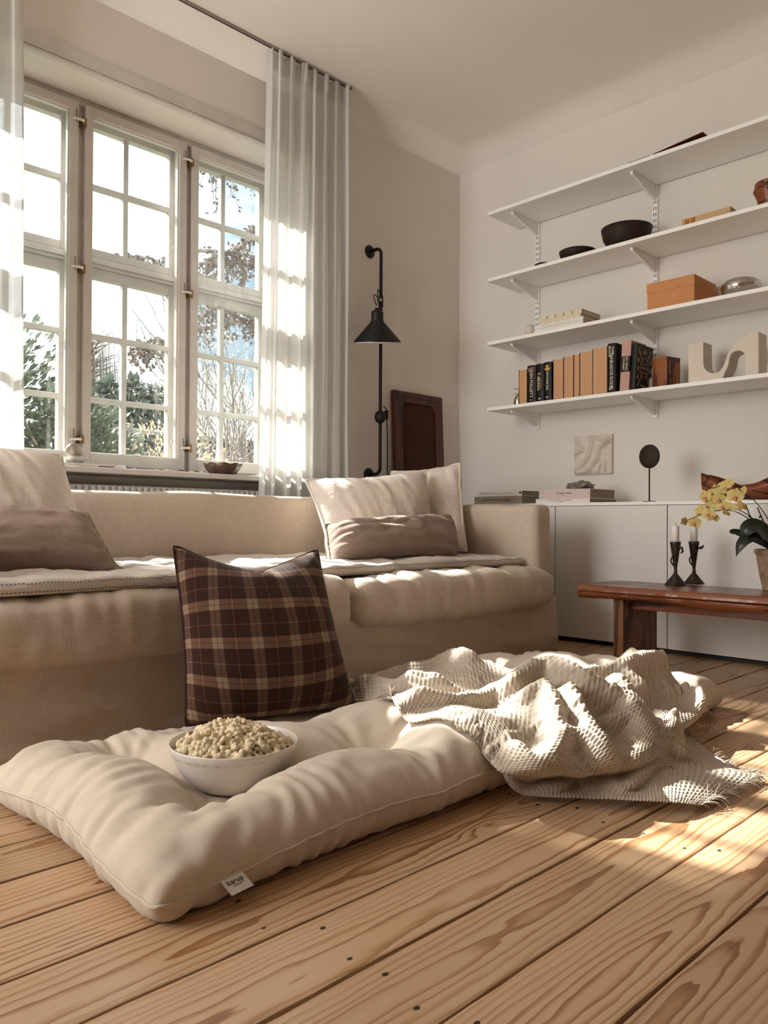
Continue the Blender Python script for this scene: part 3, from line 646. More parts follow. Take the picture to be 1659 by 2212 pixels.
# ---------------------------------------------------------------- sofa pillows
big = pillow_shape(0.62, 0.50, 0.012, 1.1, seed=2); big2 = pillow_shape(0.62, 0.50, 0.012, 1.0, seed=5)
lum = pillow_shape(0.76, 0.34, 0.012, 0.9, seed=8, wr=0.009); plaid_s = None
cushion('linen_pillow', 'large pale linen pillow standing behind the brown oblong pillow at the right', 'pillow', big,
        [(2.19, 2.55, 0.458), (2.72, 2.43, 0.458), at(918, 1020, 'y', 2.52), at(661, 1037, 'y', 2.74)], MAT['linen'], 0.85, 0.007, pname='flange', minz=0.455, group='linen pillows on the sofa', cdir=(15.0, 3.5), crease=0.009)
cushion('linen_pillow', 'large pale linen pillow leaning on the right armrest, behind the others', 'pillow', big2,
        [(2.76, 2.84, 0.458), (2.825, 2.33, 0.458), at(993, 1002, 'x', 2.93), (2.905, 2.90, 0.86)], MAT['linen'], 0.8, 0.007, pname='flange', minz=0.455, group='linen pillows on the sofa', cdir=(15.0, 3.5), crease=0.009, cseed=4)
cushion('linen_pillow', 'large pale linen pillow at the left end of the sofa', 'pillow', big2,
        [(0.56, 2.52, 0.458), (1.13, 2.50, 0.458), at(130, 983, 'y', 2.68), (0.50, 2.70, 0.85)], MAT['linen'], 0.85, 0.007, pname='flange', minz=0.455, group='linen pillows on the sofa', cdir=(15.0, 3.5), crease=0.009)
cushion('oblong_pillow', 'brown oblong lumbar pillow with corded edge at the right of the sofa', 'pillow', lum,
        [at(712, 1228, 'y', 2.24), at(987, 1214, 'y', 2.22), at(972, 1116, 'y', 2.36), at(702, 1134, 'y', 2.38)], MAT['brown'], 0.95, 0.006, pname='cord_edge', minz=0.450, crease=0.012, cdir=(5, 22.0), square=0.85)
lum2 = pillow_shape(0.44, 0.34, 0.012, 0.9, seed=12, wr=0.009)
cushion('oblong_pillow', 'brown pillow with corded edge at the left end of the sofa', 'pillow', lum2,
        [(0.70, 2.30, 0.458), at(264, 1250, 'y', 2.14), at(188, 1110, 'y', 2.30), at(-20, 1098, 'y', 2.42)], MAT['brown'], 0.8, 0.006, pname='cord_edge', minz=0.455, crease=0.012, cdir=(5, 22.0), cseed=6, square=0.85)
# ---------------------------------------------------------------- futon mattress on the floor
FX0, FX1, FY0, FY1 = 0.575, 2.575, 1.055, 1.775
BOWL = (0.909, 1.357, 0.060)
def build_futon():
    w, h, cell = 2.14, 0.84, 0.0115; n, m = int(w/cell)+1, int(h/cell)+1; cx, cy = (FX0+FX1)/2, (FY0+FY1)/2
    U, V = np.meshgrid(np.linspace(-w/2, w/2, n), np.linspace(-h/2, h/2, m), indexing='ij')
    X = np.zeros((2, n, m, 3)); X[..., 0] = cx+U*0.965; X[..., 1] = cy+V*0.92
    e = np.clip((w/2-np.abs(U))/0.10, 0, 1)**0.5*np.clip((h/2-np.abs(V))/0.10, 0, 1)**0.5
    nz = 0.006*fbm(np.stack([U, V, 0*U], -1), 16, 3, 21)
    X[0, ..., 2] = 0.06+0.065*e+nz; X[1, ..., 2] = 0.06-0.055*e
    tufts = [(0.81+0.39*k, y) for k in range(5) for y in (1.272, 1.575)]
    ti = [(int(np.abs(cx+np.linspace(-w/2, w/2, n)*0.955-tx).argmin()), int(np.abs(cy+np.linspace(-h/2, h/2, m)*0.90-ty).argmin())) for tx, ty in tufts]
    bx, by, bz = BOWL
    def hook(X, s, P):
        for (i, j) in ti:
            c = X[0, i-1:i+2, j-1:j+2]; c[..., 2] = np.minimum(c[..., 2], 0.042)
        d = np.hypot(X[0, ..., 0]-bx, X[0, ..., 1]-by)
        lim = bz+np.clip(d-0.055, 0, 1)**2*6; X[0, ..., 2] = np.where(d < 0.12, np.minimum(X[0, ..., 2], lim), X[0, ..., 2])
        pa, pb_ = np.array([1.00, 1.72]), np.array([1.44, 1.57]); ab = pb_-pa; tq = np.clip(((X[0, ..., 0]-pa[0])*ab[0]+(X[0, ..., 1]-pa[1])*ab[1])/(ab@ab), 0, 1)
        dq = np.hypot(X[0, ..., 0]-pa[0]-tq*ab[0], X[0, ..., 1]-pa[1]-tq*ab[1]); X[0, ..., 2] = np.where(dq < 0.12, np.minimum(X[0, ..., 2], 0.088+np.clip(dq-0.05, 0, 1)**2*8), X[0, ..., 2])
        X[..., 2] = np.maximum(X[..., 2], 0.002)
        X[0, ..., 2] = np.maximum(X[0, ..., 2], X[1, ..., 2]+0.0)
        # the underside lies on the boards
        g = X[1, ..., 2] < 0.004; X[1][g, :2] = P[1][g, :2]
        X[..., 1] = np.minimum(X[..., 1], 1.80)
        for sl in (np.s_[:, 0, :], np.s_[:, -1, :], np.s_[:, :, 0], np.s_[:, :, -1]): X[sl][..., 2] = np.maximum(X[sl][..., 2], 0.036)
    cons = make_cons(n, m, w/(n-1), h/(m-1), 1.0, 0.25, 0.04)
    for p in (0, 1):     # the piped seam is shorter than the cloth sewn to it
        for j in (0, m-1): cons.append((np.s_[:, p:n-1:2, j:j+1], np.s_[:, p+1:n:2, j:j+1], w/(n-1)*0.94, 1.0))
        for i in (0, n-1): cons.append((np.s_[:, i:i+1, p:m-1:2], np.s_[:, i:i+1, p+1:m:2], h/(m-1)*0.94, 1.0))
    X = solve(X, cons, 150, 4, 1.5, 0.00004, 0.92, True, hook)
    # gathers running in from the piped seam and rays round each tuft
    P3 = np.stack([X[0, ..., 0], X[0, ..., 1], 0*U], -1)
    for s_, sg in ((0, 1.0), (1, 0.5)):
        Nn = normals(X)[s_]*(1 if s_ == 0 else -1); Nn /= np.linalg.norm(Nn, axis=-1, keepdims=True)+1e-12
        dv = np.minimum(V+h/2, h/2-V); du = np.minimum(U+w/2, w/2-U)
        wob = 0.02*fbm(P3, 7, 2, 33)
        gv = np.exp(-((dv-0.085)/0.095)**2)*np.clip(du/0.05, 0, 1)*np.clip(0.15+2.2*np.abs(fbm(P3, 5, 2, 41)), 0, 1.5)
        gu = np.exp(-((du-0.085)/0.095)**2)*np.clip(dv/0.05, 0, 1)*np.clip(0.15+2.2*np.abs(fbm(P3, 5, 2, 43)), 0, 1.5)
        rv_ = 1-2*np.abs(np.sin(PI*(U+wob*1.6+dv*0.35*np.sin(9*U))/0.058+3*fbm(P3, 4, 2, 51))); ru_ = 1-2*np.abs(np.sin(PI*(V+wob*1.6+du*0.35*np.sin(11*V))/0.060+3*fbm(P3, 4, 2, 53)))
        D = -0.0046*(gv*rv_+gu*ru_)
        for (i, j) in ti:
            x, y = X[0, i, j, 0], X[0, i, j, 1]; r = np.hypot(X[0, ..., 0]-x, X[0, ..., 1]-y); th = np.arctan2(X[0, ..., 1]-y, X[0, ..., 0]-x)
            D += 0.0045*np.exp(-((r-0.075)/0.05)**2)*np.sin(7*th+3*np.sin(th*2+i)+i)*(s_ == 0)
        D += (0.0035*(1-2.4*np.abs(fbm(P3*np.array([1, 1.5, 1]), 9, 3, 57)))+0.001*fbm(P3, 30, 2, 58))*(s_ == 0)
        kb = np.clip((np.hypot(X[0, ..., 0]-bx, X[0, ..., 1]-by)-0.06)/0.05, 0, 1); D *= kb
        X[s_] += Nn*D[..., None]
    k = (np.abs(2*U/w)*np.abs(2*V/h))**7; X[..., 0] -= (X[..., 0]-cx)*0.035*k; X[..., 1] -= (X[..., 1]-cy)*0.09*k   # blunt corners
    X[1, ..., 2] = np.maximum(X[1, ..., 2], 0.002)
    for sl in (np.s_[:, 0, :], np.s_[:, -1, :], np.s_[:, :, 0], np.s_[:, :, -1]): X[sl] = X[sl].mean(0, keepdims=True)
    return X
FUT = build_futon()
c0 = np.array([(FX0+FX1)/2, (FY0+FY1)/2, 0.0])
futon = empty('futon_mattress', c0, 'cream tufted cotton futon lying on the floorboards in front of the sofa', 'mattress')
merge_sheets('cover', FUT-c0, futon, MAT['futon'])
b = border(FUT)-c0
MB().tube([b[i] for i in range(len(b))], 0.0032, 6, closed=True).obj('piping', MAT['futon'], futon)
# height of whatever lies on the floor, on a 1 cm grid
HG = np.zeros((300, 200)); _hx0, _hy0 = 0.3, 0.3
_ix = ((FUT[0, ..., 0]-_hx0)/0.01).round().astype(int); _iy = ((FUT[0, ..., 1]-_hy0)/0.01).round().astype(int)
np.maximum.at(HG, (_ix, _iy), FUT[0, ..., 2])
for _ in range(2):
    s = HG.copy()
    for dx, dy in ((1, 0), (-1, 0), (0, 1), (0, -1)): s = np.maximum(s, np.where(HG == 0, np.roll(np.roll(HG, dx, 0), dy, 1), 0))
    HG = s
def hgt(x, y):
    fx = np.clip((x-_hx0)/0.01, 0, 298); fy = np.clip((y-_hy0)/0.01, 0, 198); i = fx.astype(int); j = fy.astype(int); a = fx-i; b = fy-j
    return HG[i, j]*(1-a)*(1-b)+HG[i+1, j]*a*(1-b)+HG[i, j+1]*(1-a)*b+HG[i+1, j+1]*a*b
# cloth label sewn into the near corner seam
def futon_tag():
    e = FUT[0, :, 0]; k0, k1 = np.abs(e[:, 0]-0.677).argmin(), np.abs(e[:, 0]-0.716).argmin()
    a, b_ = Vector(e[k0]-c0)+Vector((0, -0.003, 0.001)), Vector(e[k1]-c0)+Vector((0, -0.003, 0.001)); dn = Vector((0.010, -0.018, -0.019)); c, d = b_+dn, a+dn
    nrm = (b_-a).cross(d-a).normalized(); nrm = nrm if nrm.y < 0 else -nrm
    m = MB(); m.add([a, b_, c, d, a-nrm*0.0012, b_-nrm*0.0012, c-nrm*0.0012, d-nrm*0.0012], [(0, 1, 2, 3), (7, 6, 5, 4), (0, 4, 5, 1), (1, 5, 6, 2), (2, 6, 7, 3), (3, 7, 4, 0)])
    o = m.obj('care_label', M_('label_satin', (0.75, 0.73, 0.72), 0.6, 0.02), futon); o['label'] = 'white woven brand label'
    r = (b_-a); u = -(((d-a)+(c-b_))/2); ink = MAT['black']; mid = (a+b_)/2+nrm*0.0006
    text('lettering', 'karup', r.length*0.30, mid-u*0.30, r, u, ink, o, space=1.05)
    text('lettering', 'DESIGN', r.length*0.085, mid-u*0.55, r, u, ink, o, space=1.3)
futon_tag()
# ---------------------------------------------------------------- plaid floor cushion
def plaid_mat():
    m, t, p, out = new_mat('plaid_flannel'); L = t.links; tc = N(t, 'ShaderNodeTexCoord'); sp = N(t, 'ShaderNodeSeparateXYZ'); L.new(tc.outputs['UV'], sp.inputs[0])
    def band(src, rep, pos, wd):
        a = N(t, 'ShaderNodeMath', operation='MULTIPLY_ADD', i_1=rep, i_2=-pos); L.new(src, a.inputs[0])
        f = N(t, 'ShaderNodeMath', operation='FRACT'); L.new(a.outputs[0], f.inputs[0])
        c = N(t, 'ShaderNodeMath', operation='LESS_THAN', i_1=wd); L.new(f.outputs[0], c.inputs[0]); return c.outputs[0]
    def ad(*s):
        r = s[0]
        for x in s[1:]:
            k = N(t, 'ShaderNodeMath', operation='ADD'); L.new(r, k.inputs[0]); L.new(x, k.inputs[1]); r = k.outputs[0]
        return r
    def mul(x, v):
        k = N(t, 'ShaderNodeMath', operation='MULTIPLY', i_1=v); L.new(x, k.inputs[0]); return k.outputs[0]
    ax = []
    for src, rep, o in ((sp.outputs[0], 5.7, 0.14), (sp.outputs[1], 5.4, 0.25)):
        broad = band(src, rep, o, 0.28); fine = band(src, rep, o+0.60, 0.022); dk = band(src, rep, o+0.13, 0.02)
        ax.append((broad, fine, dk))
    n = N(t, 'ShaderNodeTexNoise', i_Scale=9.0, i_Detail=4.0); L.new(tc.outputs['UV'], n.inputs['Vector'])
    both = N(t, 'ShaderNodeMath', operation='MULTIPLY'); L.new(ax[0][0], both.inputs[0]); L.new(ax[1][0], both.inputs[1])
    lev = ad(mul(ax[0][0], 0.34), mul(ax[1][0], 0.46), mul(ax[0][1], 0.34), mul(ax[1][1], 0.34), mul(ax[0][2], -0.28), mul(ax[1][2], -0.28), mul(n.outputs['Fac'], 0.05))
    r = ramp(t, [(0.0, (0.034, 0.014, 0.009)), (0.45, (0.115, 0.062, 0.040)), (0.95, (0.31, 0.205, 0.14))], lev)
    rb = band(sp.outputs[0], 5.7, 0.62, 0.30); mk = N(t, 'ShaderNodeMix', data_type='RGBA', blend_type='MULTIPLY'); L.new(mul(rb, 0.5), mk.inputs['Factor']); L.new(r.outputs[0], mk.inputs[6]); mk.inputs[7].default_value = (1.0, 0.75, 0.66, 1)
    L.new(mk.outputs[2], p.inputs['Base Color']); p.inputs['Roughness'].default_value = 0.95; p.inputs['Specular IOR Level'].default_value = 0.1; p.inputs['Sheen Weight'].default_value = 0.12
    n2 = N(t, 'ShaderNodeTexNoise', i_Scale=260.0, i_Detail=2.0); L.new(tc.outputs['UV'], n2.inputs['Vector'])
    b = N(t, 'ShaderNodeBump', i_Strength=0.5, i_Distance=0.0006); L.new(n2.outputs['Fac'], b.inputs['Height']); L.new(b.outputs[0], p.inputs['Normal'])
    return m
MAT['plaid'] = plaid_mat()
def chop(X, U, V, s):
    k = np.abs(U[:, -1]) < 0.09; w = np.exp(-(U[:, -1]/0.075)**2); t = min(1, s/60)
    X[:, :, -1, 1] = np.minimum(X[:, :, -1, 1], 0.258-0.105*t*w[None])
plaid_s = pillow_shape(0.54, 0.54, 0.0115, 1.2, steps=200, seed=17, pin=chop, wr=0.006)
cushion('plaid_cushion', 'dark brown plaid flannel cushion leaning against the sofa front', 'cushion', plaid_s,
        [at(402, 1574, 'y', 1.70), at(768, 1531, 'y', 1.575), at(686, 1189, 'y', 1.80), at(374, 1180, 'y', 1.855)], MAT['plaid'], 0.66, 0.003, pname='seam_edge', minz=0.088, square=0.75, sqv='bottom', crease=0.004, cdir=(4, 4))
# ---------------------------------------------------------------- waffle blanket thrown over the futon
def build_blanket():
    rows = [  # pixels along the blanket, from its far edge to its near edge, with the height there
        [(752, 1462, .115), (880, 1464, .125), (985, 1476, .12), (1120, 1493, .13), (1250, 1464, .145), (1345, 1446, .15), (1440, 1452, .155), (1526, 1498, .12)],
        [(768, 1480, .125), (900, 1490, .14), (1010, 1497, .14), (1140, 1512, .16), (1280, 1500, .16), (1390, 1490, .15), (1455, 1495, .17), (1528, 1528, .08)],
        [(790, 1508, .125), (900, 1530, .14), (1020, 1535, .14), (1130, 1545, .18), (1270, 1540, .17), (1385, 1545, .13), (1455, 1560, .10), (1478, 1570, .03)],
        [(812, 1535, .115), (885, 1556, .12), (1010, 1575, .13), (1100, 1590, .16), (1230, 1600, .15), (1350, 1615, .10), (1440, 1600, .08), (1575, 1655, .02)],
        [(835, 1550, .11), (880, 1575, .11), (1000, 1612, .11), (1090, 1650, .085), (1210, 1668, .05), (1340, 1668, .05), (1450, 1640, .06), (1625, 1683, .012)],
        [(850, 1562, .11), (890, 1586, .11), (1020, 1630, .095), (1120, 1712, .02), (1230, 1722, .02), (1350, 1722, .03), (1450, 1725, .035), (1515, 1747, .006)]]
    C = np.array([[tuple(at(px, py, 'z', z)) for (px, py, z) in r] for r in rows]).transpose(1, 0, 2)   # (8, 6, 3)
    def cr(A, t, ax):     # catmull-rom through the control points
        A = np.moveaxis(A, ax, 0); n = len(A); x = t*(n-1); i = np.clip(np.floor(x).astype(int), 0, n-2); f = (x-i).reshape((-1,)+(1,)*(A.ndim-1))
        p0 = A[np.maximum(i-1, 0)]; p1 = A[i]; p2 = A[i+1]; p3 = A[np.minimum(i+2, n-1)]
        r = 0.5*(2*p1+(p2-p0)*f+(2*p0-5*p1+4*p2-p3)*f*f+(3*p1-p0-3*p2+p3)*f**3); return np.moveaxis(r, 0, ax)
    n, m = 132, 84
    X = cr(cr(C, np.linspace(0, 1, n), 0), np.linspace(0, 1, m), 1)
    # fold ridges seen in the photograph: polyline (pixel, height above what lies under), width
    rid = [([(790, 1500), (880, 1535), (990, 1548), (1060, 1535)], .045, .035), ([(880, 1565), (980, 1562), (1055, 1540)], .05, .03),
           ([(900, 1470), (970, 1480), (1010, 1500)], .035, .03), ([(1090, 1540), (1160, 1515), (1260, 1545), (1340, 1600), (1400, 1640)], .065, .05),
           ([(1130, 1560), (1165, 1600), (1200, 1660)], .05, .035), ([(1255, 1505), (1330, 1500), (1420, 1480), (1425, 1450)], .055, .04),
           ([(1230, 1465), (1280, 1490), (1380, 1515)], .04, .035), ([(1320, 1525), (1390, 1560), (1450, 1575)], .06, .035),
           ([(1340, 1455), (1360, 1480)], .05, .03), ([(1420, 1450), (1500, 1490), (1525, 1510)], .05, .035),
           ([(1220, 1612), (1270, 1660), (1350, 1700)], .06, .035), ([(1180, 1700), (1215, 1660), (1270, 1670), (1380, 1715)], .05, .03),
           ([(1330, 1690), (1400, 1640), (1450, 1610)], .06, .03), ([(1110, 1690), (1150, 1712), (1200, 1690)], .04, .03),
           ([(1370, 1720), (1450, 1705), (1500, 1725)], .035, .03), ([(1310, 1625), (1380, 1618), (1450, 1608)], .05, .03)]
    D = np.zeros((n, m))
    for pl, hh, wd in rid:
        P = np.array([tuple(at(px, py, 'z', 0.11 if py < 1600 else 0.05))[:2] for px, py in pl])
        best = np.full((n, m), 9.0)
        for a, b in zip(P[:-1], P[1:]):
            ab = b-a; t = np.clip(((X[..., :2]-a)@ab)/(ab@ab), 0, 1); q = a+t[..., None]*ab
            best = np.minimum(best, np.hypot(X[..., 0]-q[..., 0], X[..., 1]-q[..., 1]))
        D = np.maximum(D, hh*np.exp(-(best/wd)**2))
    P3 = np.stack([X[..., 0], X[..., 1], 0*D], -1)
    def blur(A, k):
        for _ in range(k):
            B = np.pad(A, 1, mode='edge'); A = (B[:-2, 1:-1]+B[2:, 1:-1]+B[1:-1, :-2]+B[1:-1, 2:]+2*A)/6
        return A
    base = hgt(X[..., 0], X[..., 1]); sb = np.maximum(blur(base, 30), base)
    tt = np.linspace(0, 1, m)[None, :]; ss = np.linspace(0, 1, n)[:, None]; edge = np.clip((1-tt)/0.10, 0, 1)*np.clip((1-ss)/0.05, 0.15, 1)
    D = (blur(D, 2)+0.010*np.maximum(0, fbm(P3, 6, 2, 61)))*edge+0.0025*fbm(P3, 22, 2, 63)
    X[..., 2] = np.maximum(np.maximum(blur(X[..., 2], 4)*0.9, sb)*0.55+sb*0.45+0.008+D*1.3*(1-0.74*np.clip((tt-0.32)/0.36, 0, 1)), base+0.008)
    # the folds lean over toward the viewer
    lean = np.clip(D-0.012, 0, 1); X[..., 1] -= 0.60*lean; X[..., 0] -= 0.25*lean
    return X
BL_ = build_blanket()
def upsample(A, k):
    def up(A, ax):
        A = np.moveaxis(A, ax, 0); n = len(A); x = np.linspace(0, n-1, (n-1)*k+1); i = np.clip(np.floor(x).astype(int), 0, n-2); f = (x-i).reshape((-1,)+(1,)*(A.ndim-1))
        p0 = A[np.maximum(i-1, 0)]; p1 = A[i]; p2 = A[i+1]; p3 = A[np.minimum(i+2, n-1)]
        return np.moveaxis(0.5*(2*p1+(p2-p0)*f+(2*p0-5*p1+4*p2-p3)*f*f+(3*p1-p0-3*p2+p3)*f**3), 0, ax)
    return up(up(A, 0), 1)
bt = np.array([1.9, 1.35, 0.0])
blanket = empty('throw_blanket', bt, 'crumpled oatmeal waffle weave throw with fringed ends on the futon and floor', 'blanket')
G = upsample(BL_, 4); nn = np.cross(np.gradient(G, axis=0), np.gradient(G, axis=1)); nn /= np.linalg.norm(nn, axis=-1, keepdims=True)+1e-12
nn *= np.where(nn[..., 2:3].mean() < 0, -1, 1)
iu, iv = np.meshgrid(np.arange(G.shape[0]), np.arange(G.shape[1]), indexing='ij')
cu, cv = np.abs(np.cos(PI*iu/5.4)), np.abs(np.cos(PI*iv/5.4))
wf = np.maximum(cu, cv)**2.2
G = G+nn*(wf*0.0036+0.0006*fbm(np.stack([iu, iv, 0*iu], -1)*0.2, 1.0, 2, 3))[..., None]
me = grid_mesh('woven_cloth', G-bt, flip=False); me.materials.append(MAT['blanket']); link('woven_cloth', me, blanket)
fr = MB(); rr = random.Random(4)
def strand(p, d, L):
    pts = [p]; v = d.copy()
    for k in range(4):
        v = (v+Vector((rr.uniform(-.4, .4), rr.uniform(-.4, .4), -0.25))).normalized(); q = pts[-1]+v*L/4
        q.z = max(q.z, float(hgt(np.array(q.x), np.array(q.y)))*0.98+0.003); pts.append(q)
    fr.tube([x-Vector(bt) for x in pts], [0.0011, 0.001, 0.0009, 0.0007, 0.0004], 4, cap=False)
for end, sgn in ((-1, 1), (0, -1)):
    for j in range(0, G.shape[1], 2):
        p = Vector(G[end, j]); d = Vector(G[end, j]-G[end-3*sgn if end else 3, j]).normalized()
        for _ in range(2): strand(p, d, rr.uniform(0.018, 0.045))
for j in range(120, G.shape[0]-140, 16):
    p = Vector(G[j, 0]); strand(p, Vector(G[j, 0]-G[j, 4]).normalized(), rr.uniform(0.006, 0.02))
tag(fr.obj('fringe', MAT['blanket'], blanket), kind='stuff')
# ---------------------------------------------------------------- bowl of popcorn
bx, by, bz = BOWL; RB = 0.130; BH = 0.094
bowl = empty('serving_bowl', (bx, by, bz), 'wide white ceramic bowl filled with popcorn, standing on the futon', 'bowl')
prof = [(0.0001, 0.004), (0.055, 0.0), (0.066, 0.002), (0.088, 0.016), (0.108, 0.040), (0.121, 0.068), (0.1255, 0.079), (0.1275, 0.081), (0.1295, 0.090), (0.1300, 0.0935), (0.1285, 0.0955), (0.1255, 0.094), (0.123, 0.086), (0.118, 0.068), (0.105, 0.043), (0.085, 0.022), (0.06, 0.010), (0.0001, 0.008)]
def densify(p, k=3):
    o = []
    for a, b in zip(p[:-1], p[1:]):
        for i in range(k): o.append((a[0]+(b[0]-a[0])*i/k, a[1]+(b[1]-a[1])*i/k))
    return o+[p[-1]]
MB().lathe(prof, 72).obj('body', M_('stoneware', (0.72, 0.655, 0.60), 0.22, 0.03, 6, 0.0002, 30), bowl, sub=1)
pm = MB(); rr = random.Random(9)
for k in range(70):
    a = rr.uniform(0, 2*PI); z = 0.0795+rr.uniform(-0.0008, 0.0008); r = 0.1264
    pm.tube([(r*math.cos(a), r*math.sin(a), z), (r*math.cos(a+0.035), r*math.sin(a+0.035), z+rr.uniform(-0.0006, 0.0006))], 0.0004, 4)
tag(pm.obj('rim_markings', M_('rim_glaze_mark', (0.45, 0.38, 0.33), 0.4), bowl), kind='stuff')
MAT['pop'] = M_('popcorn_flake', (0.88, 0.75, 0.52), 0.75, 0.14, 60, 0.0006, 160, trans=0.18)
MAT['hull'] = M_('popcorn_hull', (0.22, 0.09, 0.03), 0.45, 0.3, 80)
pops = []
for k in range(12):
    m = MB(); rr = random.Random(100+k); nb = rr.randint(4, 7)
    for i in range(nb):
        a = rr.uniform(0, 2*PI); e = rr.uniform(-0.5, 1.0); r = rr.uniform(0.0030, 0.0050); d = rr.uniform(0.0045, 0.0070)
        c = Vector((math.cos(a)*math.cos(e), math.sin(a)*math.cos(e), math.sin(e)))*d
        m.ball(c, r, 8, sc=(rr.uniform(.8, 1.25), rr.uniform(.8, 1.25), rr.uniform(.75, 1.1)))
    m.ball((0, 0, 0), 0.0045, 8)
    if k % 3 == 0: m.ball((rr.uniform(-.003, .003), rr.uniform(-.003, .003), -0.0042), 0.0026, 6, mi=1)
    for i, p in enumerate(m.v):
        v = Vector(p); nz = mnoise.noise(v*420+Vector((k*9, 0, 0)))*0.0017; m.v[i] = tuple(v*(1+nz/max(v.length, 0.003)))
    me = bpy.data.meshes.new('popcorn'); me.from_pydata(m.v, [], m.f); me.polygons.foreach_set('use_smooth', m.sm); me.materials.append(MAT['pop']); me.materials.append(MAT['hull']); me.polygons.foreach_set('material_index', m.mi); pops.append(me)
rr = random.Random(77); placed = []; cnt = 0
def heap(x, y):   # top of the heap inside the bowl, lower toward the near right where the wall shows
    r = math.hypot(x, y); q = math.hypot((x+0.012)/0.112, (y+0.004)/0.112)
    return 0.072+0.050*max(0, 1-q*q)**0.9
tries = 0
while cnt < 240 and tries < 20000:
    tries += 1
    a = rr.uniform(0, 2*PI); r = 0.107*math.sqrt(rr.random()); x, y = r*math.cos(a), r*math.sin(a)
    z = heap(x, y)+rr.uniform(-0.007, 0.006)
    if any((x-p[0])**2+(y-p[1])**2+(z-p[2])**2 < 0.0150**2 for p in placed): 
        if tries < 14000 or any((x-p[0])**2+(y-p[1])**2+(z-p[2])**2 < 0.0120**2 for p in placed): continue
    placed.append((x, y, z)); o = bpy.data.objects.new('popcorn', pops[cnt % 12]); COL.objects.link(o)
    o.location = (bx+x, by+y, bz+z); o.rotation_euler = (rr.uniform(0, 6.3), rr.uniform(0, 6.3), rr.uniform(0, 6.3)); s = rr.uniform(1.3, 1.75); o.scale = (s, s, s)
    tag(o, 'cream popped kernel in the white bowl on the futon', 'popcorn', 'popcorn heaped in the bowl'); cnt += 1
fill = MB(); fill.lathe([(0.0001, 0.060), (0.05, 0.058), (0.098, 0.052), (0.100, 0.050)], 24)
# ---------------------------------------------------------------- slab coffee table
TZ = 0.345; TX0, TX1, TY0, TY1 = 2.857, 3.205, 0.55, 1.765
tbl = empty('coffee_table', ((TX0+TX1)/2, 1.2, 0), 'low live edge coffee table of reddish brown solid wood', 'table'); to = Vector(tbl.location)
MAT['table'] = wood('table_wood', '8c4d28', '2e1307', rings=7, stretch=(7.0, 1.1, 7.0), rough=0.30, rand=False, knots=False, coat=0.12, mid='62331a', fine=0.5, bump=0.0006)
MAT['tableleg'] = wood('table_leg_wood', '8c5a35', '4a2410', rings=5, stretch=(9.0, 9.0, 1.0), rough=0.38, rand=False, knots=False, mid='6d4022', fine=0.5)
ny = 90; prof_n = 12; V = []
for i in range(ny+1):
    y = TY0+(TY1-TY0)*i/ny; q = np.array([0, y, 3.3]); ring = []
    e0 = TX0+0.010*mnoise.noise(Vector((1.7, y*3, 0)))+0.004*mnoise.noise(Vector((1.7, y*13, 0))); e1 = TX1+0.014*mnoise.noise(Vector((8.7, y*3, 0)))
    crack = 0.010*max(0, 1-abs(y-0.95)/0.65)
    th = 0.052+0.006*mnoise.noise(Vector((4.4, y*4, 0)))+0.006*max(0, 1.6-y)
    bel = lambda k: 0.003*mnoise.noise(Vector((k*2.1, y*16, 0)))+0.0018*mnoise.noise(Vector((k*3.1, y*40, 2)))
    # front face: top edge worn round, a long split, bulging lower lip
    ring += [(e0+0.012, TZ), (e0+0.003, TZ-0.004), (e0-0.002+bel(1)*0.6, TZ-0.014), (e0-0.004+bel(2), TZ-0.024), (e0+0.004+crack, TZ-0.0275+0.004*mnoise.noise(Vector((9, y*7, 0)))), (e0-0.003+bel(3), TZ-0.031), (e0-0.001+bel(4), TZ-0.042), (e0+0.010+bel(5)*0.5, TZ-th)]
    ring += [(e1-0.012, TZ-th), (e1+bel(6), TZ-0.03), (e1-0.004, TZ-0.006), (e1-0.014, TZ)]
    V.append([(a-to.x, y-to.y, b) for a, b in ring])
m = MB(); k = len(V[0]); m.add(sum(V, []), [(i*k+j, (i+1)*k+j, (i+1)*k+(j+1) % k, i*k+(j+1) % k) for i in range(ny) for j in range(k)]+[tuple(range(k)), tuple(range(ny*k, ny*k+k))[::-1]])
m.obj('tabletop', MAT['table'], tbl, 0.0015)
for yy in (1.60, 0.72):
    MB().box((2.895-to.x, yy-0.022-to.y, 0.0), (3.185-to.x, yy+0.022-to.y, TZ-0.050)).obj('leg', MAT['tableleg'], tbl, 0.003)
MB().box((2.955-to.x, 0.60-to.y, TZ-0.094), (3.00-to.x, 1.64-to.y, TZ-0.048)).obj('crossbeam', MAT['table'], tbl, 0.003)
MB().box((3.08-to.x, 0.60-to.y, TZ-0.094), (3.125-to.x, 1.64-to.y, TZ-0.048)).obj('crossbeam', MAT['table'], tbl, 0.003)
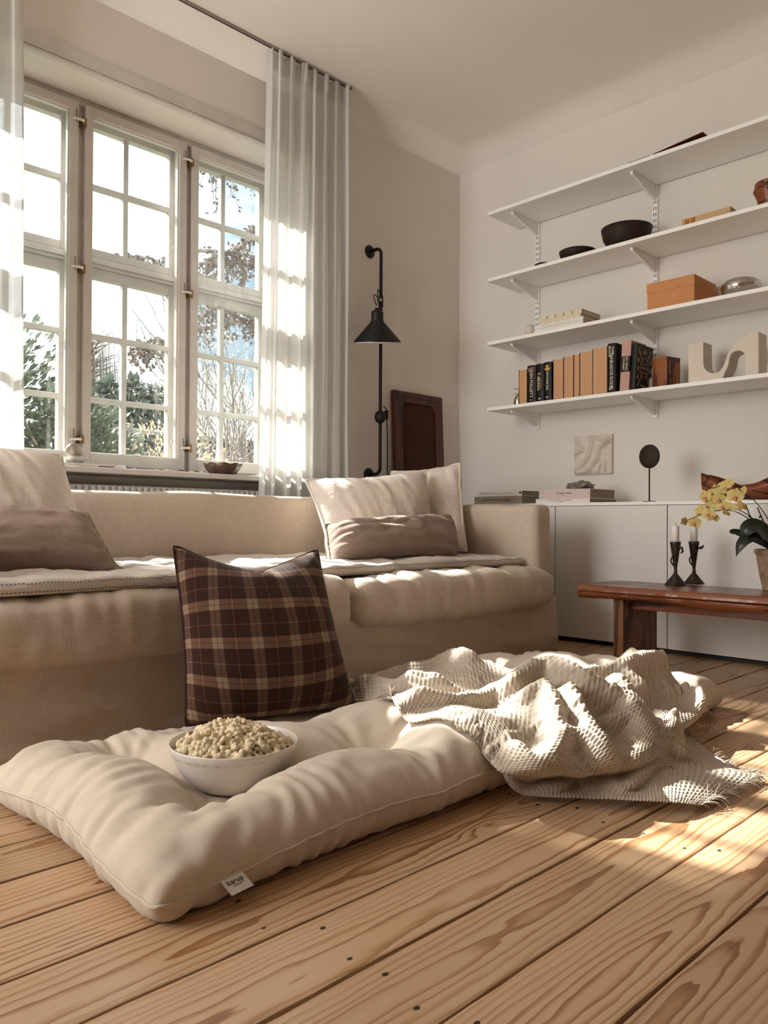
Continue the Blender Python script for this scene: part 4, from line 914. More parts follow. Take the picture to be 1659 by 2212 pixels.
# candle holders: cone cups with a vine twisted round a stem on a coiled foot
MAT['bronze'] = M_('dark_bronze', (0.045, 0.035, 0.028), 0.42, 0.35, 40, 0.0008, 90, metal=0.55)
MAT['wax'] = M_('candle_wax', (0.86, 0.82, 0.76), 0.45, 0.02, 10)
hold = []
for hi, (px, py, lab, leafdir) in enumerate(((1459, 1268, 'dark bronze candle holder with curled leaf handle, the left of the two', 0), (1499, 1266, 'dark bronze candle holder with pointed leaf handle, nearest the orchid', 1))):
    q = at(px, py-4, 'z', TZ); h = empty('candle_holder', (q.x, q.y, TZ), lab, 'candle holder', 'pair of candle holders')
    m = MB(); cone = [(0.0365*(1-i/11)+0.006, 0.001+0.046*i/11) for i in range(12)]
    pr = [(0.0001, 0.0)]
    for i, (r, z) in enumerate(cone): pr += [(r+0.0008, z), (r+0.0012, z+0.002), (r-0.001, z+0.0037)]
    m.lathe(pr+[(0.0001, 0.05)], 28); m.obj('coiled_foot', MAT['bronze'], h)
    m = MB(); m.lathe([(0.0001, 0.045), (0.006, 0.047), (0.0085, 0.052), (0.005, 0.058), (0.006, 0.066), (0.008, 0.08), (0.013, 0.115), (0.0205, 0.168), (0.0225, 0.178), (0.0215, 0.1785), (0.019, 0.174), (0.012, 0.150), (0.0001, 0.148)], 24); m.obj('cup', MAT['bronze'], h)
    v = MB(); pts = []
    for i in range(26):
        t = i/25; a = -0.9-5.0*(1-t); r = 0.008+0.016*t+0.005*math.sin(t*PI); pts.append((r*math.cos(a-0.7), r*math.sin(a-0.7)*0.8, 0.052+0.098*t))
    v.tube(pts, [0.0036-0.0014*i/25 for i in range(26)], 7); lx = Vector(pts[-1])
    d = Vector((0.0, -1, 0)) if leafdir else Vector((-0.2, -0.9, 0))
    if leafdir: v.tube([lx, lx+d*0.008+Vector((0, 0, .002)), lx+d*0.016+Vector((0, 0, .006)), lx+d*0.024+Vector((0, 0, .016))], [0.002, 0.0065, 0.006, 0.0004], 8)
    else: v.tube([lx+Vector((0, 0.02, 0.004)), lx+Vector((0, 0.004, .006)), lx+d*0.010+Vector((0, 0, .004)), lx+d*0.015+Vector((0, 0, -.010)), lx+d*0.006+Vector((0, 0, -.018))], [0.0075, 0.0065, 0.0055, 0.0045, 0.003], 8)
    v.obj('vine', MAT['bronze'], h)
    c = empty('candle', (q.x, q.y, TZ+0.148), ('white block candle in the left candle holder', 'white block candle in the right candle holder')[hi], 'candle', 'pair of white candles')
    MB().lathe([(0.0001, 0), (0.0148, 0), (0.0148, 0.094), (0.0142, 0.0965), (0.008, 0.0955), (0.0001, 0.0945)], 28).obj('wax', MAT['wax'], c)
    MB().tube([(0, 0, 0.094), (0, 0, 0.1), (0.001, -0.002, 0.105), (0.001, -0.005, 0.108)], 0.0009, 6).obj('wick', MAT['black'], c)
# ---------------------------------------------------------------- orchid
MAT['pot'] = M_('weathered_terracotta', (0.36, 0.255, 0.165), 0.85, 0.35, 16, 0.0015, 60, dark=(0.19, 0.115, 0.06))
MAT['leaf'] = M_('orchid_leaf', (0.012, 0.022, 0.012), 0.35, 0.3, 14)
MAT['stem'] = M_('orchid_stem', (0.05, 0.035, 0.018), 0.5, 0.3, 30)
MAT['petal'] = M_('yellow_petal', (0.82, 0.68, 0.27), 0.6, 0.12, 50, trans=0.35)
MAT['lip'] = M_('pink_lip', (0.72, 0.36, 0.20), 0.5, 0.35, 120, dark=(0.50, 0.12, 0.05))
q = at(1648, 1276, 'z', TZ); OC = Vector((q.x+0.05, q.y-0.04, TZ))
orc = empty('potted_orchid', OC, 'yellow moth orchid in a weathered terracotta pot at the right edge', 'potted plant')
P = []
m = MB(); m.lathe([(0.0001, 0), (0.052, 0), (0.056, 0.004), (0.068, 0.06), (0.079, 0.13), (0.080, 0.138), (0.085, 0.140), (0.087, 0.150), (0.085, 0.157), (0.079, 0.157), (0.076, 0.145), (0.0001, 0.135)], 48); m.obj('pot', MAT['pot'], orc)
m = MB(); m.lathe([(0.0001, 0.146), (0.045, 0.148), (0.076, 0.142)], 24, fn=lambda p, a: p+Vector((0, 0, 0.006*mnoise.noise(Vector((p.x*60, p.y*60, 0)))))); m.obj('bark_mix', M_('bark', (0.03, 0.018, 0.01), 0.95, 0.4, 60), orc)
cdir = -Vector((OC.x, OC.y, 0)).normalized()
def ribbon(path, widths, fold=0.2, nrm=Vector((0, 0, 1))):
    "leaf blade with a channel along the middle and a little thickness"
    path = [Vector(p) for p in path]; vs = []; fs = []; k = 7
    for i, p in enumerate(path):
        t = (path[min(i+1, len(path)-1)]-path[max(i-1, 0)]).normalized(); s = t.cross(nrm).normalized(); u = s.cross(t).normalized()
        for side in (0, 1):
            for j in range(k):
                a = -1+2*j/(k-1); vs.append(p+s*a*widths[i]+u*(fold*abs(a)*widths[i]-side*0.0016*(1-abs(a))))
    for i in range(len(path)-1):
        for side in (0, 1):
            for j in range(k-1):
                a = i*2*k+side*k+j; b = a+2*k; fs.append((a, a+1, b+1, b) if side else (a, b, b+1, a+1))
    return vs, fs
def bez(a, b, c, d, n=14):
    a, b, c, d = [Vector(x) for x in (a, b, c, d)]
    return [a*(1-t)**3+b*3*t*(1-t)**2+c*3*t*t*(1-t)+d*t**3 for t in [i/n for i in range(n+1)]]
def rel(px, py, x): return at(px, py, 'x', x)-OC
b0 = Vector((0, 0, 0.152))
leaves = [(rel(1588, 1155, 3.05), 0.09, rel(1560, 1148, 3.05), 0.016), (rel(1603, 1168, 3.03), 0.10, rel(1615, 1120, 3.0), 0.036), (rel(1590, 1203, 3.0), 0.03, rel(1605, 1150, 2.98), 0.026), (rel(1700, 1160, 3.0), 0.10, rel(1680, 1110, 3.0), 0.034), (rel(1690, 1190, 3.2), 0.08, rel(1670, 1150, 3.2), 0.03), (rel(1630, 1150, 3.3), 0.08, rel(1620, 1130, 3.25), 0.03)]
for tip, up, mid, w in leaves:
    m = MB(); pa = bez(b0+Vector((0, 0, -0.01)), b0+(mid-b0)*0.5+Vector((0, 0, 0.03)), mid+Vector((0, 0, 0.012)), tip)
    n = len(pa); v, f = ribbon(pa, nrm=(cdir*0.9+Vector((0, 0, 0.55))).normalized(), widths=[w*(0.30+0.70*math.sin(PI*min(1, (i/(n-1))*0.86+0.10)))*(1 if i < n-2 else 0.5 if i < n-1 else 0.04) for i in range(n)], fold=0.22)
    m.add(v, f, True); m.obj('leaf', MAT['leaf'], orc, sub=1)
stemA = bez(b0+Vector((0.0, 0.01, 0)), rel(1600, 1080, 3.04), rel(1570, 1098, 3.03), rel(1505, 1112, 3.02), 26)
stemA2 = bez(rel(1545, 1104, 3.025), rel(1530, 1107, 3.02), rel(1510, 1112, 3.01), rel(1478, 1128, 3.0), 10)
stemB = bez(b0+Vector((0.01, -0.01, 0)), rel(1650, 1090, 3.08), rel(1630, 1080, 3.06), rel(1600, 1060, 3.05), 22)
stemB2 = bez(rel(1606, 1066, 3.05), rel(1580, 1042, 3.05), rel(1555, 1045, 3.04), rel(1520, 1062, 3.03), 16)
stemC = bez(b0+Vector((-0.01, 0.0, 0)), rel(1622, 1095, 3.06), rel(1590, 1095, 3.05), rel(1545, 1097, 3.04), 22)
for st in (stemA, stemA2, stemB, stemB2, stemC): MB().tube(st, [0.0024-0.0012*i/(len(st)-1) for i in range(len(st))], 7).obj('flower_stem', MAT['stem'], orc)
for (a, b) in (((1630, 1140, 3.06), (1611, 1091, 3.05)), ((1655, 1140, 3.08), (1636, 1096, 3.07)), ):
    MB().tube([rel(*a)*1.0, rel(*b)], 0.0022, 6).obj('support_stick', MAT['black'], orc)
for px, py, x in ((1619, 1116, 3.05), (1642, 1117, 3.06)):
    c = rel(px, py, x); MB().tube([c+Vector((0.006, 0.004, 0)), c+Vector((-0.006, -0.004, 0.002))], 0.004, 8).obj('stem_clip', MAT['black'], orc)
def petal_mesh(L, Wd, cup):
    vs = []; n, k = 9, 7
    for side in (0, 1):
        for i in range(n):
            t = i/(n-1); w = Wd*math.sin(PI*min(1, 0.06+0.92*t**0.85))**0.75
            for j in range(k):
                a = -1+2*j/(k-1); vs.append(Vector((a*w, t*L, cup*L*(t*t*0.7-0.3*t)+0.10*w*a*a-side*0.0007)))
    f = []
    for side in (0, 1):
        for i in range(n-1):
            for j in range(k-1):
                a = side*n*k+i*k+j; f.append((a, a+1, a+k+1, a+k) if not side else (a, a+k, a+k+1, a+1))
    me = bpy.data.meshes.new('petal'); me.from_pydata(vs, [], f); me.polygons.foreach_set('use_smooth', [True]*len(f)); me.materials.append(MAT['petal']); return me
PB, PS = petal_mesh(0.0245, 0.0155, -0.18), petal_mesh(0.0235, 0.0088, -0.12)
lipm = MB(); lipm.ball((0, -0.002, 0.004), 0.0042, 10, sc=(1, 1, 1.3)); lipm.ball((0, -0.009, 0.006), 0.0038, 10, sc=(1, 1.5, .6)); lipm.ball((-0.004, -0.004, 0.006), 0.0028, 8, sc=(.6, 1, 1.3)); lipm.ball((0.004, -0.004, 0.006), 0.0028, 8, sc=(.6, 1, 1.3))
lip0 = None
SCL = 1.18
fl = [(1478, 1127, 0.9, 0.2, .7), (1500, 1129, -0.35, 0.25, 1.0), (1513, 1103, 2.4, 0.1, 1.05), (1530, 1111, -0.2, -0.15, 1.0), (1524, 1073, -0.5, 0.2, 1.0), (1543, 1062, 2.6, 0.3, 1.05), (1556, 1058, 2.9, 0.2, 1.0), (1553, 1078, -0.1, 0.35, .95), (1561, 1094, -0.15, -0.1, .95), (1588, 1072, -0.15, 0.1, 1.15), (1540, 1118, 0.2, -0.9, .9), (1577, 1096, 2.7, -0.2, .8), (1602, 1094, 0.5, -0.6, .8), (1604, 1062, 2.2, 0.4, .9), (1538, 1090, 2.8, 0.0, 1.0), (1569, 1109, 0.6, -1.0, .55), (1570, 1046, 2.7, 0.5, 1.0)]
rr = random.Random(15)
cdir = -Vector((OC.x, OC.y, 0)).normalized()
for (px, py, yaw, pitch, sc) in fl:
    c = rel(px, py, 3.03+rr.uniform(-0.025, 0.03)); f = empty('flower', c); f.parent = orc
    fz = cdir.copy(); fz.rotate(Euler((0, 0, yaw))); fz = (fz+Vector((0, 0, -pitch))).normalized()
    Rz = Vector((0, 0, 1)).cross(fz).normalized(); Uz = fz.cross(Rz); roll = rr.uniform(-0.3, 0.3)
    Mx = Matrix((Rz, Uz, fz)).transposed().to_euler(); f.rotation_euler = Mx; f.scale = (sc*SCL,)*3
    for me, ang, dz in ((PS, 0, -0.001), (PS, 2.2, -0.001), (PS, -2.2, -0.001), (PB, 1.28, 0.0008), (PB, -1.28, 0.0008)):
        p = bpy.data.objects.new('petal', me); COL.objects.link(p); p.parent = f; p.location = (0, 0, dz); p.rotation_euler = (rr.uniform(-.12, .12), rr.uniform(-.1, .1), ang+roll)
    if lip0 is None: lip0 = lipm.obj('lip', MAT['lip'], f); lip0['label'] = 'pink and white lip'
    else:
        l = lip0.copy(); COL.objects.link(l); l.parent = f
# ---------------------------------------------------------------- low white cabinets along the right wall
CX0, CX1, CZ = 3.452, 3.868, 0.70
for (ya, yb, lab) in ((2.262, 2.862, 'white low cabinet nearest the corner, half hidden by the sofa arm'), (1.662, 2.262, 'white low cabinet with a plain door between sofa and coffee table leg'), (1.062, 1.662, 'white low cabinet behind the candles and orchid'), (0.462, 1.062, 'white low cabinet at the right edge, outside the photo')):
    c = empty('low_cabinet', ((CX0+CX1)/2, (ya+yb)/2, 0), lab, 'cabinet', 'low white cabinets under the shelves'); o = Vector(c.location)
    bx_ = lambda a, b: (tuple(Vector(a)-o), tuple(Vector(b)-o))
    MB().box(*bx_((CX0+0.02, ya+0.0005, 0.022), (CX1, yb-0.0005, CZ-0.016))).obj('body', MAT['cabinet'], c)
    MB().box(*bx_((CX0, ya+0.0022, 0.024), (CX0+0.0185, yb-0.0022, CZ-0.0175))).obj('door', MAT['cabinet'], c, 0.0015)
    MB().box(*bx_((CX0+0.035, ya+0.001, 0.0), (CX1, yb-0.001, 0.022))).obj('plinth', MAT['black'], c)
ct = MB().box((CX0-0.002-3.66, 0.462-1.662, 0), (CX1-3.66, 2.862-1.662, 0.016)); o = ct.obj('cabinet_top', MAT['shelf'], None, 0.0015); o.location = (3.66, 1.662, CZ-0.0155)
tag(o, 'continuous white top board across the low cabinets', 'worktop')
CT = CZ+0.0006
# ---------------------------------------------------------------- bracket shelves
SY0, SY1, SX = 0.95, 2.792, 3.562
SHZ = [2.377, 1.995, 1.630, 1.254]; TH = [0.026, 0.020, 0.020, 0.020]
su = empty('wall_shelf', (XR, 1.9, 1.1), 'four white shelf boards on slotted wall rails with tapered brackets', 'shelf'); so_ = Vector(su.location)
for z, th in zip(SHZ, (0.019, 0.019, 0.019, 0.019)):
    MB().box(tuple(Vector((SX, SY0, z-th))-so_), tuple(Vector((XR-0.012, SY1, z))-so_)).obj('shelf_board', MAT['shelf'], su, 0.0012)
for yy in (2.655, 1.925, 1.195):
    m = MB(); m.box(tuple(Vector((XR-0.014, yy-0.0145, SHZ[3]-0.105))-so_), tuple(Vector((XR, yy+0.0145, SHZ[0]-0.02))-so_))
    up = m.obj('wall_rail', MAT['shelf'], su, 0.001); sl = MB(); z = SHZ[3]-0.08
    while z < SHZ[0]-0.06:
        for d in (-0.006, 0.006): sl.box(tuple(Vector((XR-0.0146, yy+d-0.0018, z))-so_), tuple(Vector((XR-0.013, yy+d+0.0018, z+0.017))-so_))
        z += 0.032
    tag(sl.obj('slots', MAT['black'], up), kind='stuff')
    for z in SHZ:
        zt = z-0.0195; xw = XR-0.014; xt = SX+0.045
        pl = [(xw, zt), (xt+0.006, zt), (xt, zt-0.006), (xt+0.003, zt-0.014), (xt+0.012, zt-0.0185), (xw-0.012, zt-0.073), (xw-0.004, zt-0.076), (xw, zt-0.072)]
        m = MB(); m.prism(pl, yy-0.0075, yy+0.0075, lambda u, v, h: Vector((u, h, v))-so_)
        br = m.obj('bracket', MAT['shelf'], su, 0.0015)
        s = MB()
        for fx in (0.07, 0.78): 
            xx = xt+(xw-xt)*fx; zz = zt-0.012-0.05*fx
            s.tube([Vector((xx, yy-0.0085, zz))-so_, Vector((xx, yy+0.0085, zz))-so_], 0.0022, 6)
        s.obj('screw', MAT['steel'], br)
# ---------------------------------------------------------------- books
MAT['pagebrown'] = M_('toned_pages', (0.60, 0.33, 0.17), 0.9, 0.10, 3, 0.0004, 40, stretch=(1, 90, 1))
MAT['pagecream'] = M_('cream_pages', (0.66, 0.53, 0.40), 0.9, 0.08, 3, stretch=(1, 90, 1))
MAT['pagedull'] = M_('grey_pages', (0.30, 0.235, 0.19), 0.9, 0.1, 3, stretch=(1, 90, 1))
CV = {k: M_('cover_'+k, lin(h), r, 0.05, 20, spec=0.2) for k, h, r in (('black', '18120f', 0.45), ('brownblack', '241812', 0.45), ('navy', '1d2226', 0.5), ('grey', '8d867c', 0.6), ('wine', '5a2416', 0.5), ('rose', 'c29a8c', 0.6), ('white', 'e8e2da', 0.55), ('cream', 'd9cdb4', 0.6), ('blush', 'd8c6bd', 0.6), ('stone', 'a5968a', 0.6), ('tan', 'c2a27a', 0.6), ('umber', '3c2a20', 0.6), ('orange', 'c98b5c', 0.75), ('gold', 'c9a35a', 0.35), ('ivory', 'f0e6cc', 0.5), ('darkwood', '2b1a12', 0.5), ('print', '3a2c24', 0.6), ('faint', 'a89a90', 0.6), ('ochre', 'a8642c', 0.5), ('brick', '6d3626', 0.6))}
BG = 'books on the lowest shelf'
def book(name, label, loc, t, h, d, cover, pages, rot=(0, 0, 0), group=None, hard=True, curve=0.0, cat='book'):
    "upright book, spine toward -x, thickness along y, height z; the origin is the lower corner of the spine at its +y side"
    b = empty(name, loc, label, cat, group, rot); c = 0.0022 if hard else 0.0006; e = 0.003 if hard else 0.0
    m = MB(); ns = 5
    sp = [(-curve*math.sin(PI*i/ns)-0.0, -t*i/ns) for i in range(ns+1)]
    outer = [(d, 0)]+sp+[(d, -t)]; inner = [(d, -t+c), (c, -t+c)]+[(c+0.0, -c)]+[(d, -c)]
    m.prism(outer+inner, 0, h, lambda u, v, hh: Vector((u, v, hh))); m.obj('cover', cover, b, 0.0008 if hard else 0)
    MB().box((c, -t+c, e), (d-e, -c, h-e)).obj('pages', pages, b); return b
Z4 = SHZ[3]+0.0006; xs = 3.572
def upright(label, y, t, h, cov, pag, out=False, d=0.135, tilt=0.0, x=xs, hard=True, curve=0.0, z=Z4, pushy=0.0):
    if out: b = book('book', label, (x+d, y-t, z), t, h, d, cov, pag, (0, 0, PI), BG, hard)
    else: b = book('book', label, (x, y, z), t, h, d, cov, pag, (tilt, 0, 0), BG, hard, curve)
    return b
upright('dark covered book at the left end of the row, page edges turned outward', 2.578, 0.055, 0.188, CV['black'], MAT['pagebrown'], True)
bk = upright('black novel with figures above the vertical white author name', 2.521, 0.056, 0.202, CV['brownblack'], MAT['pagecream'], curve=0.006)
text('title', 'KEN FOLLETT', 0.026, (-0.0068, -0.029, 0.100), (0, 0, -1), (0, -1, 0), CV['ivory'], bk, sx=0.92)
m = MB(); rr = random.Random(3)
for k in range(9): m.tube([(-0.0064, -0.010-0.004*k, 0.168+rr.uniform(-.004, .008)), (-0.0070, -0.012-0.004*k, 0.180+rr.uniform(-.006, .008)), (-0.0068, -0.008-0.0045*k, 0.190+rr.uniform(-.004, .003))], 0.0011, 5)
m.obj('cover_figures', CV['rose'], bk)
m = MB(); m.tube([(-0.0058, -0.026, 0.012), (-0.0064, -0.026, 0.012)], 0.004, 10); m.obj('publisher_mark', CV['ivory'], bk)
bk = upright('black novel with two lines of small gilt spine lettering', 2.463, 0.048, 0.203, CV['black'], MAT['pagecream'], curve=0.005)
text('title', 'MORTENS', 0.012, (-0.0052, -0.030, 0.097), (0, 0, -1), (0, -1, 0), CV['gold'], bk); text('title', 'BEDRAG', 0.020, (-0.0056, -0.017, 0.097), (0, 0, -1), (0, -1, 0), CV['ivory'], bk)
m = MB()
for k in range(4): m.box((-0.0058, -0.014-0.005*k, 0.142), (-0.0045, -0.0165-0.005*k, 0.152+0.004*(k % 2)))
m.obj('gilt_emblem', CV['gold'], bk); m = MB(); m.box((-0.0058, -0.018, 0.010), (-0.004, -0.026, 0.014)); m.box((-0.0058, -0.022, 0.014), (-0.004, -0.032, 0.018)); m.obj('publisher_mark', CV['ivory'], bk)
bk = upright('black novel with a bright gold cross and long gilt title', 2.413, 0.048, 0.206, CV['black'], MAT['pagecream'], curve=0.005)
m = MB(); m.box((-0.0062, -0.015, 0.176), (-0.0045, -0.031, 0.190)); m.box((-0.0062, -0.008, 0.163), (-0.0045, -0.040, 0.174)); m.obj('gold_cross', CV['gold'], bk)
text('title', 'FORTUNAS DAL', 0.019, (-0.0058, -0.024, 0.108), (0, 0, -1), (0, -1, 0), CV['ivory'], bk, sx=0.80)
m = MB(); m.box((-0.0058, -0.016, 0.018), (-0.0045, -0.030, 0.021)); m.box((-0.0058, -0.021, 0.010), (-0.0045, -0.025, 0.018)); m.obj('publisher_mark', CV['ivory'], bk)
for (y, t, h, cov, pg, lab) in ((2.357, 0.064, 0.215, CV['navy'], MAT['pagebrown'], 'wide book with page edges outward, first right of the black novels'), (2.291, 0.058, 0.220, CV['grey'], MAT['pagebrown'], 'grey covered book with page edges outward, second right of the black novels'),
                                (2.231, 0.035, 0.222, CV['wine'], MAT['pagebrown'], 'thin wine red book with page edges outward in mid row'), (2.194, 0.073, 0.230, CV['grey'], MAT['pagebrown'], 'wide grey covered book with smooth page edges outward in mid row'),
                                (2.119, 0.082, 0.238, CV['grey'], MAT['pagebrown'], 'widest book with page edges outward, left of the tall black spine')):
    upright(lab, y, t, h, cov, pg, True)
bk = upright('tall black novel with a long vertical white title beside the pink book', 2.034, 0.048, 0.246, CV['black'], MAT['pagecream'], d=0.15, curve=0.007)
text('title', 'TANKADOS KODE', 0.023, (-0.0076, -0.024, 0.110), (0, 0, -1), (0, -1, 0), CV['ivory'], bk, sx=0.92)
text('author', 'DAN', 0.018, (-0.0070, -0.032, 0.207), (0, 0, -1), (0, -1, 0), CV['ivory'], bk); text('author', 'BROWN', 0.018, (-0.0070, -0.014, 0.207), (0, 0, -1), (0, -1, 0), CV['ivory'], bk, sx=0.8)
m = MB(); m.box((-0.0072, -0.014, 0.012), (-0.005, -0.020, 0.026)); m.box((-0.0072, -0.026, 0.014), (-0.005, -0.031, 0.028)); m.obj('publisher_mark', CV['ivory'], bk)
tl = 0.055
bk = upright('pink and black banded book leaning against the tall black novel', 1.968, 0.050, 0.250, CV['rose'], MAT['pagecream'], d=0.155, tilt=tl, curve=0.004)
m = MB(); m.box((-0.0052, 0.0008, 0.095), (0.157, -0.0508, 0.172)); m.obj('title_band', CV['darkwood'], bk, 0.001)
text('title', 'DA VINCI', 0.016, (-0.0056, -0.033, 0.135), (0, 0, -1), (0, -1, 0), CV['ivory'], bk); text('title', 'MYSTERIET', 0.013, (-0.0056, -0.017, 0.135), (0, 0, -1), (0, -1, 0), CV['ivory'], bk)
# black book with a gilt front cover, cover turned to the viewer's right side
bk = upright('black book with gilt swords and oval on its cover, leaning at the row end', 1.912, 0.026, 0.228, CV['black'], MAT['pagecream'], d=0.165, tilt=tl, curve=0.002)
gy = -0.0266; g = MB(); Pt = lambda u, z: Vector((u, gy, z))
for s in (-1, 1):
    a, b = Pt(0.082+s*0.062, 0.205), Pt(0.082-s*0.062, 0.022); g.tube([a, a*0.68+b*0.32], 0.0016, 6); g.tube([a*0.33+b*0.67, b], 0.0016, 6)
    c = a*0.86+b*0.14; g.tube([c+Vector((0.012, 0, 0.006*s)), c-Vector((0.012, 0, 0.006*s))], 0.0016, 6); g.ball(a, 0.003, 8)
    for k in range(3): g.ball(Pt(0.082+s*0.062, 0.150-0.042*k), 0.008, 8, sc=(.8, .12, 1.25))
    g.ball(Pt(0.082+s*0.025, 0.028), 0.006, 8, sc=(1, .12, .7))
g.ball(Pt(0.082, 0.026), 0.009, 8, sc=(1, .12, .9))
g.obj('gilt_swords', CV['gold'], bk)
g = MB(); g.tube([Pt(0.082+0.040*math.cos(a*PI/18), 0.115+0.052*math.sin(a*PI/18)) for a in range(36)], 0.0012, 5, closed=True); g.obj('gilt_oval', CV['gold'], bk)
g = MB(); g.box((0.068, gy-0.0006, 0.186), (0.096, gy+0.0005, 0.191))
for k in range(3): g.tube([Pt(0.070+0.012*k, 0.190), Pt(0.070+0.012*k, 0.206-0.004*abs(1-k))], [0.0035, 0.0012], 6)
g.obj('gilt_crown', CV['gold'], bk)
for s, z, w in (('GUIDEN TIL', 0.134, 0.010), ('FRIMURERNE', 0.114, 0.011), ('OG VERDEN', 0.092, 0.010)): text('cover_lettering', s, w, (0.082, gy-0.0004, z), (1, 0, 0), (0, 0, 1), CV['gold'], bk)
# oil can, perfume bottle, carved box, plaster wave
oc = at(1119, 871, 'x', 3.61); oil = empty('oil_can', (3.61, oc.y-0.004, Z4), 'small bright metal pump can with loop handle at the shelf end', 'oil can')
MB().lathe([(0.0001, 0), (0.026, 0), (0.027, 0.003), (0.027, 0.024), (0.024, 0.040), (0.014, 0.055), (0.008, 0.060), (0.008, 0.066), (0.0001, 0.066)], 32).obj('body', MAT['steel'], oil)
MB().tube([(0, 0, 0.062), (0, -0.004, 0.075), (0, -0.010, 0.082), (0, -0.010, 0.120)], [0.005, 0.004, 0.003, 0.0022], 8).obj('pump_rod', MAT['steel'], oil)
MB().lathe([(0.0001, 0.119), (0.008, 0.119), (0.008, 0.122), (0.0001, 0.122)], 16, Matrix.Translation((0, -0.010, 0))).obj('thumb_plate', MAT['steel'], oil)
MB().tube([(0, 0.016+0.014*math.cos(a*PI/9), 0.080+0.016*math.sin(a*PI/9)) for a in range(18)], 0.0022, 7, closed=True).obj('loop_handle', MAT['steel'], oil)
pb = empty('perfume_bottle', (3.70, 1.850, Z4), 'clear glass perfume bottle with pale cap between black book and wooden box', 'bottle')
MB().lathe([(0.0001, 0), (0.024, 0), (0.026, 0.004), (0.026, 0.058), (0.020, 0.068), (0.009, 0.071), (0.009, 0.076), (0.0001, 0.076)], 28).obj('glass_body', M_('smoked_glass', (0.42, 0.35, 0.25), 0.12, 0.1, 5), pb)
MB().lathe([(0.0001, 0.073), (0.0115, 0.073), (0.0115, 0.118), (0.0001, 0.118)], 20).obj('cap', MAT['white'], pb)
MAT['teak'] = wood('puzzle_box_teak', '9a5a2c', '4e220c', rings=3, stretch=(9, 9, 1.5), rough=0.35, rand=False, knots=False, mid='824820')
pz = empty('puzzle_box', (3.668, 1.772, Z4), 'polished reddish wooden box with carved channels standing on end', 'box', rot=(0, 0, -0.25))
MB().box((-0.05, -0.043, 0), (0.05, 0.043, 0.148)).obj('body', MAT['teak'], pz, 0.003)
MB().box((-0.051, -0.0435, 0.132), (0.051, 0.0435, 0.150)).obj('lid', MAT['teak'], pz, 0.003)
m = MB(); m.prism([(-0.030, 0.125), (-0.030, 0.062), (-0.022, 0.055), (0.015, 0.055), (0.022, 0.048), (0.022, 0.008), (0.044, 0.008), (0.044, 0.125)], -0.048, -0.042, lambda u, v, h: Vector((u, h, v))); m.obj('raised_panel', MAT['teak'], pz, 0.002)
m = MB(); m.prism([(-0.022, 0.008), (-0.022, 0.042), (-0.016, 0.046), (0.008, 0.046), (0.013, 0.041), (0.013, 0.008)], -0.0465, -0.042, lambda u, v, h: Vector((u, h, v))); m.obj('raised_panel', MAT['teak'], pz, 0.002)
MAT['plaster'] = M_('cast_plaster', (0.70, 0.62, 0.53), 0.85, 0.05, 20, 0.0008, 90)
pu = at(1500, 822, 'x', 3.63); wv = empty('plaster_wave', (3.665, 1.478, Z4), 'thick white plaster block sculpture cut into an S shaped wave', 'sculpture')
def arcp(cx, cz, r, a0, a1, n=14): return [(cx+r*math.cos(a0+(a1-a0)*i/n), cz+r*math.sin(a0+(a1-a0)*i/n)) for i in range(n+1)]
L_ = 0.320; hh = 0.196   # u runs toward -y
pl = [(0, 0), (0, hh), (0.066, hh)]+[(0.066, 0.105)]+arcp(0.112, 0.086, 0.046, PI, 2*PI)[0:]+[]
pl = [(0, 0), (0, hh-0.004), (0.072, hh-0.004), (0.073, 0.10)]+arcp(0.125, 0.090, 0.052, PI, 1.62*PI, 10)+[(0.160, 0.058), (0.172, 0.085), (0.182, 0.115), (0.195, 0.140), (0.215, 0.160), (0.245, 0.180), (0.272, hh), (L_, hh), (L_, 0), (0.262, 0), (0.262, 0.085)]+arcp(0.227, 0.090, 0.035, 0, PI, 12)+[(0.186, 0.06), (0.172, 0.035), (0.160, 0.0)]
m = MB(); m.prism(pl, -0.05, 0.05, lambda u, v, h: Vector((h, 0.160-u, v))); m.obj('block', MAT['plaster'], wv, 0.004)
# ---------------------------------------------------------------- third shelf
Z3 = SHZ[2]+0.0006
bl = empty('carved_ball', (3.62, 2.533, Z3), 'small off white carved ball at the left end of the second lowest shelf', 'ball')
m = MB(); prof = [(max(1e-4, 0.032*math.sin(PI*i/24)), 0.032-0.032*math.cos(PI*i/24)) for i in range(25)]
m.lathe(prof, 40, fn=lambda p, a: p+(p-Vector((0, 0, 0.032))).normalized()*0.002*math.sin(9*a+p.z*260)); m.obj('body', MAT['plaster'], bl)
MG = 'magazines and books stacked on the second lowest shelf'
def flat(name, label, x, y1, z, length, t, depth, cov, pg, group, rot=0.0, hard=True, cat='book'):
    "lying book, spine toward the room, running along -y"
    return book(name, label, (x, y1, z), t, length, depth, cov, pg, (PI/2, 0, 0), group, hard, cat=cat) if False else _flat(name, label, x, y1, z, length, t, depth, cov, pg, group, rot, hard, cat)
def _flat(name, label, x, y1, z, length, t, depth, cov, pg, group, rot, hard, cat):
    b = empty(name, (x, y1, z), label, cat, group, (0, 0, rot)); c = 0.0022 if hard else 0.0005; e = 0.003 if hard else 0.0005
    m = MB(); m.prism([(depth, 0), (0, 0), (0, t), (depth, t), (depth, t-c), (c, t-c), (c, c), (depth, c)], 0, length, lambda u, v, h: Vector((u, -h, v))); m.obj('cover', cov, b, 0.0006)
    MB().box((c, -length+e, c), (depth-e, -e, t-c)).obj('pages', pg, b); return b
z = Z3
